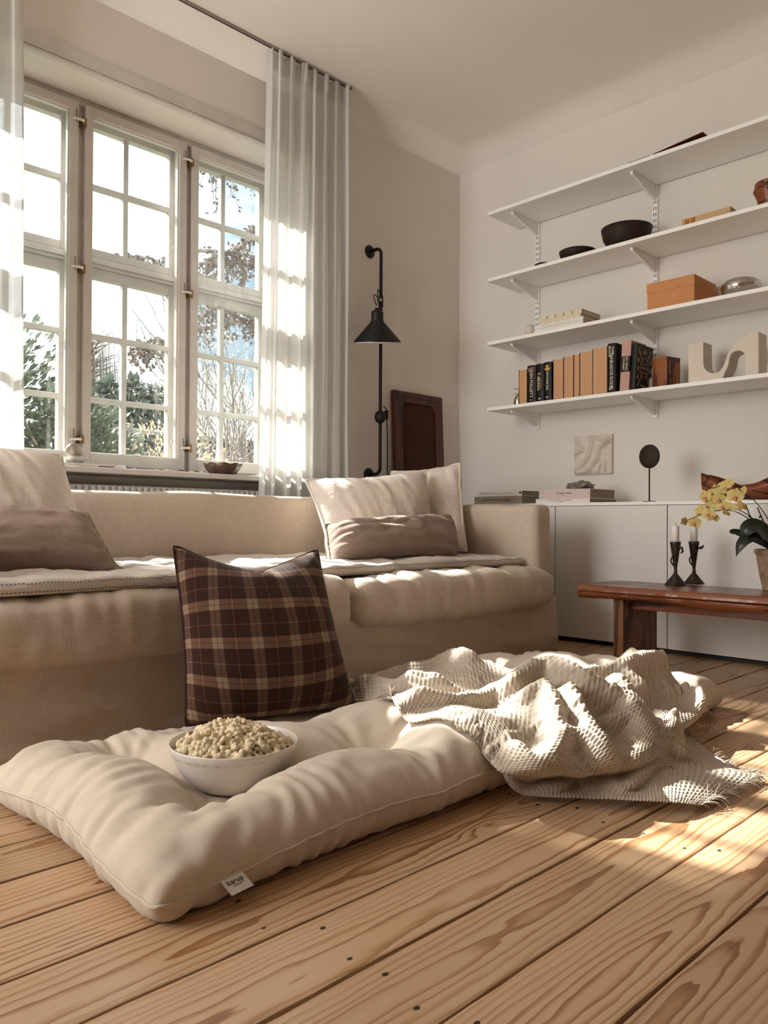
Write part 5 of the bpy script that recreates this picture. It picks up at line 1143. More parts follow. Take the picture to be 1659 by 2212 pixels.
for i, (t, ln, y1, x, lab) in enumerate(((0.008, 0.305, 2.478, 3.568, 'white magazine at the very bottom of the shelf stack'), (0.009, 0.300, 2.474, 3.571, 'white magazine second from the bottom of the shelf stack'), (0.008, 0.302, 2.476, 3.569, 'white magazine in the middle of the shelf stack'), (0.010, 0.303, 2.475, 3.570, 'white magazine with a dotted spine title below the cream books'))):
    b = _flat('magazine', lab, x, y1, z, ln, t, 0.20, CV['white'], MAT['pagecream'], MG, 0.0, False, 'magazine'); z += t+0.0008
    m = MB(); rr = random.Random(i)
    for k in range(10): m.box((-0.0004, -0.05-0.018*k-rr.uniform(0, .006), t*0.4), (0.0003, -0.056-0.018*k, t*0.62))
    m.obj('spine_print', CV['faint'] if i < 3 else CV['print'], b)
b = _flat('book', 'plain cream book second from the top of the shelf stack', 3.574, 2.452, z, 0.262, 0.019, 0.19, CV['cream'], MAT['pagecream'], MG, 0.0, True, 'book'); z += 0.0195
b = _flat('book', 'beige book with crossed stitches on its spine, topmost of the shelf stack', 3.576, 2.452, z, 0.266, 0.024, 0.19, CV['cream'], MAT['pagecream'], MG, 0.0, True, 'book')
m = MB()
for k in range(4):
    y = -0.055-0.052*k
    for s in (-1, 1): m.tube([(-0.0006, y-s*0.007, 0.004), (-0.0006, y+s*0.007, 0.021)], 0.0009, 5)
m.obj('spine_stitches', CV['brick'], b)
dk = empty('card_box', (3.70, 2.105, Z3), 'small dark wooden case with angled end beside the magazine stack', 'case')
for k in range(3): MB().prism([(-0.04, 0.026), (-0.04, -0.026), (0.03, -0.030), (0.05, 0.0), (0.03, 0.028)], 0.0095*k, 0.0095*k+0.0085, lambda u, v, h: Vector((u, v, h))).obj('layer', CV['darkwood'], dk, 0.001)
ob = empty('cardboard_box', (3.72, 1.720, Z3), 'orange tan lidded cardboard box on the second lowest shelf', 'box')
MB().box((-0.118, -0.117, 0), (0.118, 0.117, 0.098)).obj('tray', CV['orange'], ob, 0.002)
MB().box((-0.1205, -0.1195, 0.088), (0.1205, 0.1195, 0.137)).obj('lid', CV['orange'], ob, 0.002)
sb = empty('silver_bowl', (3.685, 1.420, Z3), 'round hammered silver bowl with a turned in rim', 'bowl')
MB().lathe([(0.0001, 0.0), (0.040, 0.0), (0.066, 0.012), (0.084, 0.034), (0.088, 0.052), (0.083, 0.070), (0.070, 0.082), (0.060, 0.084), (0.060, 0.081), (0.076, 0.068), (0.082, 0.05), (0.07, 0.02), (0.0001, 0.006)], 48, fn=lambda p, a: p+Vector((p.x, p.y, 0))*0.014*math.sin(14*a)*math.sin(p.z*60)).obj('body', MAT['steel'], sb)
# ---------------------------------------------------------------- second shelf
Z2 = SHZ[1]+0.0006
MAT['ebony'] = M_('ebonised_wood', (0.024, 0.013, 0.008), 0.6, 0.4, 18, 0.0006, 60, spec=0.25)
for nm, lab, c, R, H in (('wooden_dish', 'smallest dark wooden dish at the left end of the second shelf', (3.665, 2.478), 0.052, 0.030), ('wooden_dish', 'shallow dark wooden dish left of the large dark bowl', (3.68, 2.275), 0.098, 0.056), ('wooden_bowl', 'large deep dark turned wooden bowl', (3.70, 2.000), 0.128, 0.112)):
    b = empty(nm, (c[0], c[1], Z2), lab, 'bowl' if 'bowl' in nm else 'dish', 'dark wooden dishes on the second shelf')
    pr = [(0.0001, 0), (R*0.5, 0), (R*0.72, H*0.16), (R*0.92, H*0.55), (R, H), (R*0.955, H), (R*0.87, H*0.56), (R*0.66, H*0.22), (0.0001, H*0.16)]
    MB().lathe(densify(pr, 2), 48).obj('body', MAT['ebony'], b)
b = _flat('book', 'tan book with orange labels on its spine, lying on the second shelf', 3.575, 1.650, Z2, 0.225, 0.032, 0.15, CV['tan'], MAT['pagecream'], None, 0.0, True, 'book')
for y in (-0.014, -0.042): MB().box((-0.0008, y-0.022, 0.005), (0.0004, y, 0.027)).obj('spine_label', CV['ochre'], b)
b['label'] = 'tan book with orange labels on its spine, lying on the second shelf'
vs = empty('wooden_vase', (3.66, 1.285, Z2), 'gnarled reddish wood vase cut by the right edge of the photo', 'vase')
MAT['redwood'] = wood('carved_redwood', '8a4a2c', '3c160a', rings=6, stretch=(5, 5, 14), rough=0.4, rand=False, knots=False, mid='6a3018')
MB().lathe(densify([(0.0001, 0), (0.042, 0), (0.046, 0.01), (0.050, 0.04), (0.062, 0.07), (0.066, 0.085), (0.060, 0.105), (0.064, 0.118), (0.056, 0.118), (0.05, 0.10), (0.04, 0.02), (0.0001, 0.015)], 3), 48, fn=lambda p, a: p+Vector((p.x, p.y, 0))*0.12*mnoise.noise(Vector((math.cos(a)*1.4, math.sin(a)*1.4, p.z*22)))).obj('body', MAT['redwood'], vs)
# top shelf
Z1 = SHZ[0]+0.0006
b = empty('book', (3.585, 1.80, Z1), 'thin reddish book lying open ended on the top shelf', 'book', rot=(0, 0, 0.0))
MB().box((0, -0.245, 0), (0.19, 0, 0.012)).obj('block', CV['brick'], b, 0.001); m = MB(); m.prism([(0.0, 0.012), (-0.245, 0.034), (-0.245, 0.037), (0.0, 0.0145)], 0, 0.19, lambda u, v, h: Vector((h, u, v))); m.obj('cover', CV['brick'], b)
b = empty('book', (3.585, 1.93, Z1), 'thin dark book flat on the top shelf left of the reddish one', 'book'); MB().box((0, -0.11, 0), (0.18, 0, 0.010)).obj('block', CV['black'], b, 0.001); MB().box((-0.001, -0.112, 0.010), (0.181, 0.001, 0.0125)).obj('cover', CV['black'], b)
# ---------------------------------------------------------------- things on the cabinets
SG = 'art books stacked on the cabinets'
xb = 3.462
b2 = _flat('book', 'grey beige lower book of the left cabinet stack, large dark capitals on spine', xb, 2.80, CT, 0.325, 0.041, 0.235, CV['stone'], MAT['pagedull'], SG, 0.0, True, 'book')
text('title', 'COUNTRYSIDE LIVING', 0.0175, (-0.0006, -0.150, 0.021), (0, -1, 0), (0, 0, 1), CV['black'], b2, space=1.05)
b1 = _flat('book', 'white upper book of the left cabinet stack with pale grey title', xb+0.002, 2.775, CT+0.0416, 0.297, 0.029, 0.22, CV['white'], MAT['pagedull'], SG, 0.0, True, 'book')
text('title', 'PERFECT IMPERFECT', 0.0115, (-0.0006, -0.068, 0.016), (0, -1, 0), (0, 0, 1), CV['faint'], b1); text('subtitle', 'unexpected pairings in interiors', 0.0062, (-0.0006, -0.185, 0.016), (0, -1, 0), (0, 0, 1), CV['faint'], b1)
MB().ball((-0.0004, -0.286, 0.017), 0.007, 10, sc=(.1, 1, .9)).obj('cover_flower', CV['black'], b1)
b4 = _flat('book', 'white lower book of the right cabinet stack with small grey capitals', xb, 2.388, CT, 0.320, 0.022, 0.265, CV['white'], MAT['pagedull'], SG, 0.0, True, 'book')
text('title', 'ARCHITECTURAL ANTIQUES', 0.0105, (-0.0006, -0.150, 0.013), (0, -1, 0), (0, 0, 1), CV['faint'], b4); text('subtitle', 'IN INTERIORS', 0.006, (-0.0006, -0.150, 0.005), (0, -1, 0), (0, 0, 1), CV['faint'], b4)
b3 = _flat('book', 'pale pink upper book of the right cabinet stack under the rock', xb+0.003, 2.370, CT+0.0226, 0.302, 0.047, 0.245, CV['blush'], MAT['pagedull'], SG, 0.0, True, 'book')
text('title', 'Timeless Living', 0.015, (-0.0006, -0.150, 0.028), (0, -1, 0), (0, 0, 1), CV['print'], b3); text('subtitle', 'interiors', 0.006, (-0.0006, -0.150, 0.015), (0, -1, 0), (0, 0, 1), CV['faint'], b3)
MB().box((-0.0006, -0.290, 0.014), (0.0003, -0.292, 0.038)).obj('publisher_mark', CV['faint'], b3)
rk = empty('mineral_rock', (3.565, 2.185, CT+0.0698), 'rough grey and brown mineral rock lying on the pink book', 'rock')
bm = bmesh.new(); bmesh.ops.create_icosphere(bm, subdivisions=4, radius=1)
for v in bm.verts:
    p = v.co.copy(); d = 1+0.35*mnoise.noise(p*1.7)+0.25*mnoise.noise(p*4.1)+0.12*mnoise.noise(p*9); v.co = Vector((p.x*0.040*d, p.y*0.068*d, 0.019+max(-0.019, p.z*0.026*d)))
me = bpy.data.meshes.new('stone'); bm.to_mesh(me); bm.free(); me.materials.append(M_('rock_mineral', (0.22, 0.18, 0.15), 0.7, 0.5, 40, 0.002, 60, dark=(0.05, 0.035, 0.028))); link('stone', me, rk)
dsk = empty('disc_ornament', (3.505, 1.776, CT), 'flat black disc on a thin black stem standing on the cabinet', 'ornament')
MB().lathe([(0.0001, 0), (0.030, 0), (0.030, 0.004), (0.0001, 0.005)], 32).obj('foot', MAT['ebony'], dsk)
MB().tube([(0, 0, 0.004), (0, 0, 0.165)], 0.0035, 8).obj('stem', MAT['ebony'], dsk)
MB().lathe([(0.0001, -0.004), (0.050, -0.004), (0.0525, -0.002), (0.0525, 0.002), (0.050, 0.004), (0.0001, 0.004)], 56, Matrix.Translation((0, 0, 0.215)) @ Matrix.Rotation(PI/2-0.0, 4, 'Y') @ Matrix.Diagonal((1.08, 0.98, 1, 1))).obj('disc', MAT['ebony'], dsk)
# driftwood bowl
dw = empty('driftwood_bowl', (3.61, 1.27, CT), 'long carved reddish driftwood bowl behind the orchid', 'bowl')
n, k = 36, 22; vs_ = []
for i in range(n):
    t = i/(n-1); y = 0.285-0.60*t; w = 0.085*math.sin(PI*min(1, max(0.02, 0.08+0.9*t)))**0.5
    rim = 0.085+0.030*math.cos(t*9)*(1-0.5*t)+0.055*t*t+0.02*max(0, 0.12-t)*8; bot = 0.045*abs(2*t-0.9)**1.6
    for j in range(k):
        a = 2*PI*j/k
        if a < PI: px, pzv = w*math.cos(a+PI), None
        s = -math.cos(a); outer = math.sin(a) <= 0
        depth = abs(math.sin(a))**0.7
        z = rim-(rim-bot)*depth if outer else rim-(rim-bot-0.016)*depth*0.9
        x = w*s*(1.0 if outer else 0.88)
        vs_.append(Vector((x+0.006*mnoise.noise(Vector((x*20, y*9, z*20))), y, max(0.0, z+0.010*mnoise.noise(Vector((x*14, y*12, 3)))*(1 if z > 0.03 else 0)))))
m = MB(); m.add(vs_, [(i*k+j, (i+1)*k+j, (i+1)*k+(j+1) % k, i*k+(j+1) % k) for i in range(n-1) for j in range(k)]+[tuple(range(k)), tuple(range((n-1)*k, n*k))[::-1]], True)
m.obj('body', MAT['redwood'], dw)
# draped plaster relief on the wall
rl = empty('plaster_relief', (XR, 2.284, 0.868), 'square white plaster relief of draped cloth on the wall', 'relief')
n = 64; U, V = np.meshgrid(np.linspace(0, 1, n), np.linspace(0, 1, n), indexing='ij')
def fold(c, w, h):
    P = np.array(c); best = np.full(U.shape, 9.0)
    for a, b in zip(P[:-1], P[1:]):
        ab = b-a; t = np.clip(((U-a[0])*ab[0]+(V-a[1])*ab[1])/(ab@ab), 0, 1); best = np.minimum(best, np.hypot(U-a[0]-t*ab[0], V-a[1]-t*ab[1]))
    return h*np.exp(-(best/w)**2)
EM = np.clip(np.minimum(np.minimum(U, 1-U), np.minimum(V, 1-V))/0.05, 0, 1)
H = 0.006*fbm(np.stack([U, V, 0*U], -1), 4, 2, 3)+fold([(0.0, 0.10), (0.22, 0.22), (0.40, 0.45), (0.48, 0.70), (0.48, 0.95)], 0.06, 0.018)+fold([(0.20, 0.02), (0.45, 0.15), (0.62, 0.40), (0.70, 0.65), (0.92, 0.85)], 0.07, 0.020)+fold([(0.03, 0.92), (0.16, 0.78), (0.24, 0.62)], 0.05, 0.016)+fold([(0.6, 0.92), (0.78, 0.82), (0.95, 0.80)], 0.04, 0.012)+fold([(0.0, 0.5), (0.15, 0.62)], 0.05, 0.014)+fold([(0.66, 0.05), (0.72, 0.25)], 0.03, 0.012)+fold([(0.82, 0.05), (0.85, 0.3)], 0.03, 0.012)
H = H*1.25*EM+0.004*EM
G3 = np.stack([-(0.017+H), 0.116-0.232*U, 0.214*V], -1)
me = grid_mesh('draped_face', G3); me.materials.append(MAT['plaster']); link('draped_face', me, rl)
MB().box((-0.017, -0.1165, -0.0005), (-0.0005, 0.1165, 0.2145)).obj('slab', MAT['plaster'], rl, 0.002)
# ---------------------------------------------------------------- wall lamp on a swivel rod
LX, LY = 3.075, 3.165
lamp = empty('wall_lamp', (LX, YW, 0.86), 'tall black wall lamp with conical shade on a vertical rod', 'lamp'); lo = Vector(lamp.location)
rel2 = lambda x, y, z: Vector((x, y, z))-lo
for zz in (2.143, 0.868):
    MB().lathe([(0.0001, 0), (0.037, 0), (0.037, 0.004), (0.030, 0.010), (0.014, 0.014), (0.0001, 0.014)], 28, Matrix.Translation(rel2(LX, YW-0.0005, zz)) @ Matrix.Rotation(PI/2, 4, 'X')).obj('wall_plate', MAT['darkmetal'], lamp)
r = 0.035; pth = [rel2(LX, YW-0.01, 2.143), rel2(LX, LY+r, 2.143)]+[rel2(LX, LY+r-r*math.sin(a), 2.143-r+r*math.cos(a)) for a in [PI/2*i/6 for i in range(1, 7)]]
pth += [rel2(LX, LY, 2.143-r-(2.143-0.868-2*r)*i/10) for i in range(1, 10)]
pth += [rel2(LX, LY+r-r*math.cos(a), 0.868+r-r*math.sin(a)) for a in [PI/2*i/6 for i in range(7)]]+[rel2(LX, YW-0.01, 0.868)]
MB().tube(pth, 0.0095, 14).obj('rod', MAT['darkmetal'], lamp)
sc = at(815, 741, 'y', 3.075); T = Matrix.Translation(sc-lo) @ Matrix.Rotation(0.20, 4, Vector((0.7, -0.7, 0)))
sh = MB(); R = 0.128; zt = sc.z
pr = [(R, 0.0), (R+0.001, 0.002), (R*0.985, 0.012), (0.036, 0.112), (0.033, 0.122), (0.033, 0.158), (0.028, 0.170), (0.014, 0.176), (0.012, 0.186), (0.0001, 0.187)]
sh.lathe(pr, 64, T); inner = [(R-0.0012, 0.0005), (R*0.97, 0.011), (0.034, 0.110), (0.031, 0.13), (0.0001, 0.13)]
shade = sh.obj('shade', MAT['darkmetal'], lamp)
m = MB(); m.lathe(inner, 64, T); o = m.obj('shade_lining', MAT['shadein'], shade); o['label'] = 'white enamel inside of the shade'
m = MB(); m.tube([T @ Vector((R*math.cos(a*PI/32), R*math.sin(a*PI/32), 0.0)) for a in range(64)], 0.0018, 6, closed=True); m.obj('shade_rim', MAT['shadein'], shade)
m = MB(); m.ball(T @ Vector((0, 0, 0.055)), 0.028, 16); m.lathe([(0.0001, 0.075), (0.014, 0.075), (0.014, 0.12), (0.0001, 0.12)], 16, T); m.obj('bulb', MAT['shadein'], lamp)
top = T @ Vector((0, 0, 0.186))
m = MB(); m.tube([top, top+Vector((0.004, 0.005, 0.012))], 0.007, 10); m.obj('cap_nut', MAT['steel'], lamp)
m = MB(); m.tube([T @ Vector((0.02, 0.02, 0.165)), rel2(LX, LY-0.004, sc.z+0.20), rel2(LX, LY, sc.z+0.26)], 0.006, 10); m.tube([rel2(LX, LY, sc.z+0.235), rel2(LX, LY, sc.z+0.30)], 0.0135, 14); m.obj('clamp_arm', MAT['darkmetal'], lamp)
m = MB(); m.tube([rel2(LX-0.012, LY-0.008, sc.z+0.262), rel2(LX-0.012, LY-0.008, sc.z+0.278)], 0.009, 12); m.obj('cable_gland', MAT['steel'], lamp)
a = top+Vector((0, 0, 0.008)); m = MB()
m.tube(bez(a, a+Vector((-0.055, -0.02, 0.03)), a+Vector((-0.055, -0.01, 0.09)), rel2(LX-0.012, LY-0.008, sc.z+0.262), 16), 0.003, 7); m.tube(bez(rel2(LX-0.012, LY-0.008, sc.z+0.278), rel2(LX-0.02, LY-0.01, sc.z+0.35), rel2(LX-0.05, LY-0.01, sc.z+0.34), rel2(LX-0.03, LY-0.01, sc.z+0.25), 14), 0.003, 7); m.obj('shade_cable', MAT['darkmetal'], lamp)
bz_ = 1.186
m = MB(); m.ball(rel2(LX-0.012, LY-0.012, bz_), 0.036, 22, sc=(0.9, 0.9, 1.05)); m.obj('pivot_ball', MAT['darkmetal'], lamp)
m = MB(); m.box(tuple(rel2(LX+0.030, LY-0.02, bz_-0.01)), tuple(rel2(LX+0.046, LY+0.0, bz_+0.042))); m.box(tuple(rel2(LX+0.005, LY-0.015, bz_-0.006)), tuple(rel2(LX+0.032, LY-0.005, bz_+0.006))); m.obj('switch_block', MAT['darkmetal'], lamp, 0.002)
m = MB(); m.tube(bez(rel2(LX+0.004, LY-0.02, bz_+0.06), rel2(LX+0.012, LY-0.03, bz_+0.05), rel2(LX+0.03, LY-0.03, bz_+0.045), rel2(LX+0.036, LY-0.012, bz_+0.025), 10), 0.0032, 7)
m.tube(bez(rel2(LX+0.040, LY-0.010, bz_), rel2(LX+0.07, LY, bz_-0.2), rel2(LX+0.06, LY+0.02, bz_-0.3), rel2(LX+0.12, LY+0.03, 0.55), 18), 0.0034, 7); m.obj('mains_cable', MAT['darkmetal'], lamp)
# ---------------------------------------------------------------- framed canvas turned to the wall
pc = empty('framed_canvas', (3.46, 3.17, 0.0), 'dark brown framed canvas turned face to the wall beside the lamp', 'picture', rot=(-0.045, 0, 0))
w, h = 0.212, 1.372
m = MB(); frame_boxes(m, -w, w, 0.0, h, -0.004, 0.026, 0.030, 0.030, 0.03, 0.030); m.obj('outer_frame', MAT['frame'], pc, 0.002)
m = MB(); frame_boxes(m, -w+0.030, w-0.030, 0.03, h-0.030, -0.001, 0.018, 0.034, 0.034, 0.034, 0.034); m.obj('stretcher_bars', MAT['frame'], pc, 0.001)
MB().box((-w+0.05, 0.010, 0.05), (w-0.05, 0.014, h-0.05)).obj('canvas_back', MAT['canvas'], pc)
for sx in (-1, 1):
    for d in (0, 1):
        u = w-0.064; m = MB()
        tri = [(sx*u, h-0.066), (sx*(u-0.026), h-0.066), (sx*u, h-0.080)] if d == 0 else [(sx*u, h-0.068), (sx*u, h-0.108), (sx*(u-0.014), h-0.068)]
        m.prism(tri, 0.002, 0.010, lambda a, b, c: Vector((a, c, b))); o = m.obj('corner_wedge', MAT['tableleg'], pc); o['label'] = 'paler wooden corner wedge'
MB().tube([(-0.03, -0.004, h-0.01), (-0.03, -0.006, h+0.008), (-0.026, -0.004, h+0.010)], 0.0015, 5).obj('hanging_hook', MAT['brass'], pc)
# ---------------------------------------------------------------- things on the window sill
SZ = 0.8225
md = at(157, 1000, 'y', 3.30); di = empty('marble_dish', (1.395, 3.30, SZ+0.0165), 'scalloped white marble dish holding a stone ball', 'dish')
MB().lathe(densify([(0.0001, 0), (0.034, 0), (0.040, 0.008), (0.050, 0.014), (0.058, 0.030), (0.054, 0.030), (0.044, 0.018), (0.0001, 0.014)], 2), 48, fn=lambda p, a: p*1.0+Vector((p.x, p.y, 0))*0.05*math.cos(6*a)*(p.z > 0.012)).obj('body', M_('veined_marble', (0.72, 0.69, 0.65), 0.25, 0.2, 22, dark=(0.40, 0.36, 0.33)), di)
MB().ball((0.0, 0, 0), 0.036, 28).obj('stone_ball', M_('speckled_stone', (0.47, 0.42, 0.35), 0.4, 0.35, 30, dark=(0.22, 0.17, 0.12))); o = bpy.data.objects['stone_ball']; o.location = (1.395, 3.30, SZ+0.0165+0.052)
tag(o, 'polished speckled stone ball resting in the marble dish', 'ball')
tr_ = empty('flat_box', (1.44, 3.275, SZ), 'thin white box lying on the window sill under the marble dish', 'box')
MB().box((-0.155, -0.05, 0), (0.155, 0.06, 0.014)).obj('case', MAT['white'], tr_, 0.004); MB().box((0.03, -0.0505, 0.005), (0.10, -0.0498, 0.008)).obj('printed_line', CV['print'], tr_); MB().box((-0.152, -0.047, 0.0135), (0.152, 0.057, 0.016)).obj('lid', MAT['white'], tr_, 0.002)
bs = empty('brown_bowl', (2.123, 3.285, SZ), 'small brown glazed bowl with wavy rim on the window sill', 'bowl')
MB().lathe(densify([(0.0001, 0), (0.052, 0), (0.062, 0.004), (0.080, 0.026), (0.093, 0.054), (0.088, 0.054), (0.074, 0.026), (0.056, 0.010), (0.0001, 0.008)], 2), 64, fn=lambda p, a: p+Vector((p.x*0.03*math.cos(9*a), p.y*0.03*math.cos(9*a), 0.003*math.cos(9*a) if p.z > 0.04 else 0))).obj('body', M_('brown_glaze', (0.085, 0.045, 0.028), 0.3, 0.3, 20), bs)
# ---------------------------------------------------------------- the garden beyond the window
GZ = -0.45
gm = M_('lawn', (0.10, 0.12, 0.05), 0.95, 0.4, 3)
g = MB(); g.add([(-40, YW+0.4, GZ), (60, YW+0.4, GZ), (60, 90, GZ), (-40, 90, GZ)], [(0, 1, 2, 3)]); tag(g.obj('ground', gm), 'lawn of the garden outside the window', kind='structure')
BARK = M_('hazed_grey_bark', (0.26, 0.21, 0.18), 0.9, 0.4, 12, 0.01, 20)  # bark colour lightened to carry the glare haze over the garden
LEAF = {'gloss': M_('glossy_leaf', (0.12, 0.14, 0.10), 0.35, 0.5, 5, trans=0.2), 'gold': M_('hazed_gold_leaf', (0.55, 0.43, 0.29), 0.8, 0.35, 5, trans=0.3), 'cone': M_('cone_and_needle', (0.20, 0.155, 0.13), 0.9, 0.4, 8), 'pale': M_('hazed_pale_leaf', (0.52, 0.47, 0.41), 0.8, 0.3, 6, trans=0.3), 'fir': M_('fir_needle', (0.22, 0.24, 0.21), 0.9, 0.4, 5), 'lime': M_('lime_leaf', (0.25, 0.32, 0.06), 0.5, 0.3, 6, trans=0.3)}  # leaf colours lightened to stand in for glare through the panes
def leaves(pts, size, mat, parent, seed, name='foliage', el=2.0, droop=0.3):
    r = np.random.RandomState(seed); n = len(pts); P = np.asarray(pts)
    d = r.normal(size=(n, 3)); d[:, 2] -= droop; d /= np.linalg.norm(d, axis=1, keepdims=True)
    s = np.cross(d, r.normal(size=(n, 3))); s /= np.linalg.norm(s, axis=1, keepdims=True)
    L = size*r.uniform(0.6, 1.3, (n, 1)); W_ = L/el/2
    up = np.cross(d, s)*L*0.12
    v = np.stack([P, P+d*L*0.5+s*W_+up, P+d*L, P+d*L*0.5-s*W_+up], 1).reshape(-1, 3)
    me = raw_mesh(name, v, np.arange(4*n).reshape(n, 4)); me.materials.append(mat); o = link(name, me, parent); return tag(o, kind='stuff')
def grow(m, p, d, L, r, depth, rr, tips, spread=0.6, kids=3, up=0.08, wob=0.22):
    pts = [p]; n = 6
    for i in range(n):
        d = (d+Vector((rr.uniform(-wob, wob), rr.uniform(-wob, wob), rr.uniform(-wob, wob)+up))).normalized(); pts.append(pts[-1]+d*L/n)
    m.tube(pts, [r*(1-0.55*i/n) for i in range(n+1)], 6 if r > 0.02 else 4, cap=False)
    if depth == 0: tips.extend(pts[2:]); return
    for k in range(kids):
        i = rr.randint(2, n); q = Vector((rr.gauss(0, 1), rr.gauss(0, 1), rr.gauss(0, 1))).normalized()
        grow(m, pts[i], (d+q*spread).normalized(), L*rr.uniform(0.5, 0.75), r*0.5, depth-1, rr, tips, spread, kids, up, wob)
def bush(name, label, c, size, n, lsize, mat, seed, stems=7, group=None, el=2.0, solid=0.5, extra=None):
    root = empty(name, (c[0], c[1], GZ), label, 'bush', group); r = np.random.RandomState(seed); rr = random.Random(seed)
    m = MB()
    for k in range(stems): m.tube([Vector((rr.uniform(-.15, .15), rr.uniform(-.15, .15), 0)), Vector((rr.uniform(-.3, .3)*size[0], rr.uniform(-.3, .3)*size[1], size[2]*0.5)), Vector((rr.uniform(-.5, .5)*size[0], rr.uniform(-.5, .5)*size[1], size[2]*rr.uniform(.75, .95)))], [0.03, 0.018, 0.006], 6)
    m.obj('stems', BARK, root)
    q = r.normal(size=(n, 3)); q /= np.linalg.norm(q, axis=1, keepdims=True); rad = r.uniform(solid, 1.0, (n, 1))**0.5
    lump = 1+0.28*fbm(q, 2.2, 2, seed)[:, None]; P = q*rad*lump*np.array([size[0]/2, size[1]/2, size[2]/2])+np.array([0, 0, size[2]/2]); P[:, 2] = np.maximum(P[:, 2], 0.02)
    leaves(P, lsize, mat, root, seed, el=el)
    if extra:
        e = P[r.choice(n, 60)]; e = e[e[:, 2] > size[2]*0.6]; leaves(e+np.array([0, -0.05, 0.03]), lsize, extra, root, seed+1, 'young_leaves')
    return root
def place(px, py, Y): return at(px, py, 'y', Y)
p = place(80, 900, 6.0); bush('evergreen_bush', 'dark glossy evergreen bush outside the left window bay', (p.x-0.55, 6.2), (2.0, 1.4, 2.42), 11000, 0.075, LEAF['gloss'], 3, group='bushes outside the window')
p = place(205, 900, 5.6); bush('evergreen_bush', 'dark glossy bush with lime young leaves outside the middle window bay', (p.x-0.10, 5.7), (1.05, 1.0, 1.98), 6500, 0.07, LEAF['gloss'], 4, group='bushes outside the window', extra=LEAF['lime'])
p = place(318, 930, 6.2); bush('golden_shrub', 'bare shrub with golden leaves outside the middle window bay', (p.x+0.25, 6.4), (1.5, 1.1, 2.0), 4200, 0.05, LEAF['gold'], 5, 16, group='bushes outside the window', solid=0.2)
for i, (px, Y, h, lab) in enumerate(((490, 8.2, 3.2, 'twiggy pale shrub outside the right window bay, left of the pair'), (570, 7.4, 3.3, 'twiggy pale shrub outside the right window bay beside the curtain'), )):
    p = place(px, 900, Y); root = empty('twiggy_shrub', (p.x, Y, GZ), lab, 'bush', 'bushes outside the window'); m = MB(); rr = random.Random(20+i); tips = []
    for k in range(9): grow(m, Vector((rr.uniform(-.6, .6), rr.uniform(-.3, .3), 0)), Vector((rr.uniform(-.25, .25), rr.uniform(-.2, .2), 1)).normalized(), h*rr.uniform(.5, .75), 0.022, 2, rr, tips, 0.55, 4, 0.05)
    m.obj('branches', BARK, root); r = np.random.RandomState(i); T = np.array([tuple(t) for t in tips]); T = T[r.choice(len(T), min(5200, len(T)*3))]+r.normal(size=(min(5200, len(T)*3), 3))*0.05
    leaves(T, 0.042, LEAF['pale'], root, i)
# conifer tips and far trees over the hedge
for i, (px, py, Y, w, lab) in enumerate(((232, 828, 16, 0.75, 'small dark conifer far off, seen in the lower left middle pane'), (289, 828, 15, 0.6, 'small dark conifer far off with a pointed top, right of the glazing bar'), (335, 846, 15, 0.5, 'smallest conifer far off by the right edge of the middle bay'))):
    p = place(px, py, Y); h = p.z-GZ; root = empty('conifer', (p.x, Y, GZ), lab, 'tree', 'conifers beyond the hedge'); m = MB(); m.tube([(0, 0, 0), (0, 0, h)], [0.12, 0.02], 7); m.obj('trunk', BARK, root)
    r = np.random.RandomState(30+i); t = r.uniform(0.25, 1, 1500)**0.8; a = r.uniform(0, 2*PI, 1500); rad = w*(1-t)**0.8*r.uniform(0.3, 1, 1500)+0.05
    leaves(np.stack([rad*np.cos(a), rad*np.sin(a), h*t], 1), 0.26, LEAF['fir'], root, 30+i, droop=0.1)
for i, (px, Y, lab) in enumerate(((225, 20, 'weeping birch with fine hanging twigs far off behind the middle bay'),)):
    p = place(px, 720, Y); h = p.z-GZ; root = empty('weeping_tree', (p.x-0.35, Y, GZ), lab, 'tree'); m = MB(); rr = random.Random(5)
    m.tube([(0, 0, 0), (0.1, 0, h*0.6), (0.0, 0, h)], [0.16, 0.08, 0.02], 7); m.obj('trunk', BARK, root); m = MB()
    for k in range(130):
        a = rr.uniform(0, 6.28); z0 = h*rr.uniform(0.7, 1.0); q = Vector((math.cos(a)*rr.uniform(.2, 1.1), math.sin(a)*0.6, z0)); m.tube([Vector((0, 0, z0-0.3)), q, q+Vector((0.05, 0, -0.8)), q+Vector((rr.uniform(-.1, .15), 0, -rr.uniform(1.2, 2.6)))], [0.02, 0.012, 0.009, 0.005], 4, cap=False)
    tag(m.obj('hanging_twigs', BARK, root), kind='stuff')
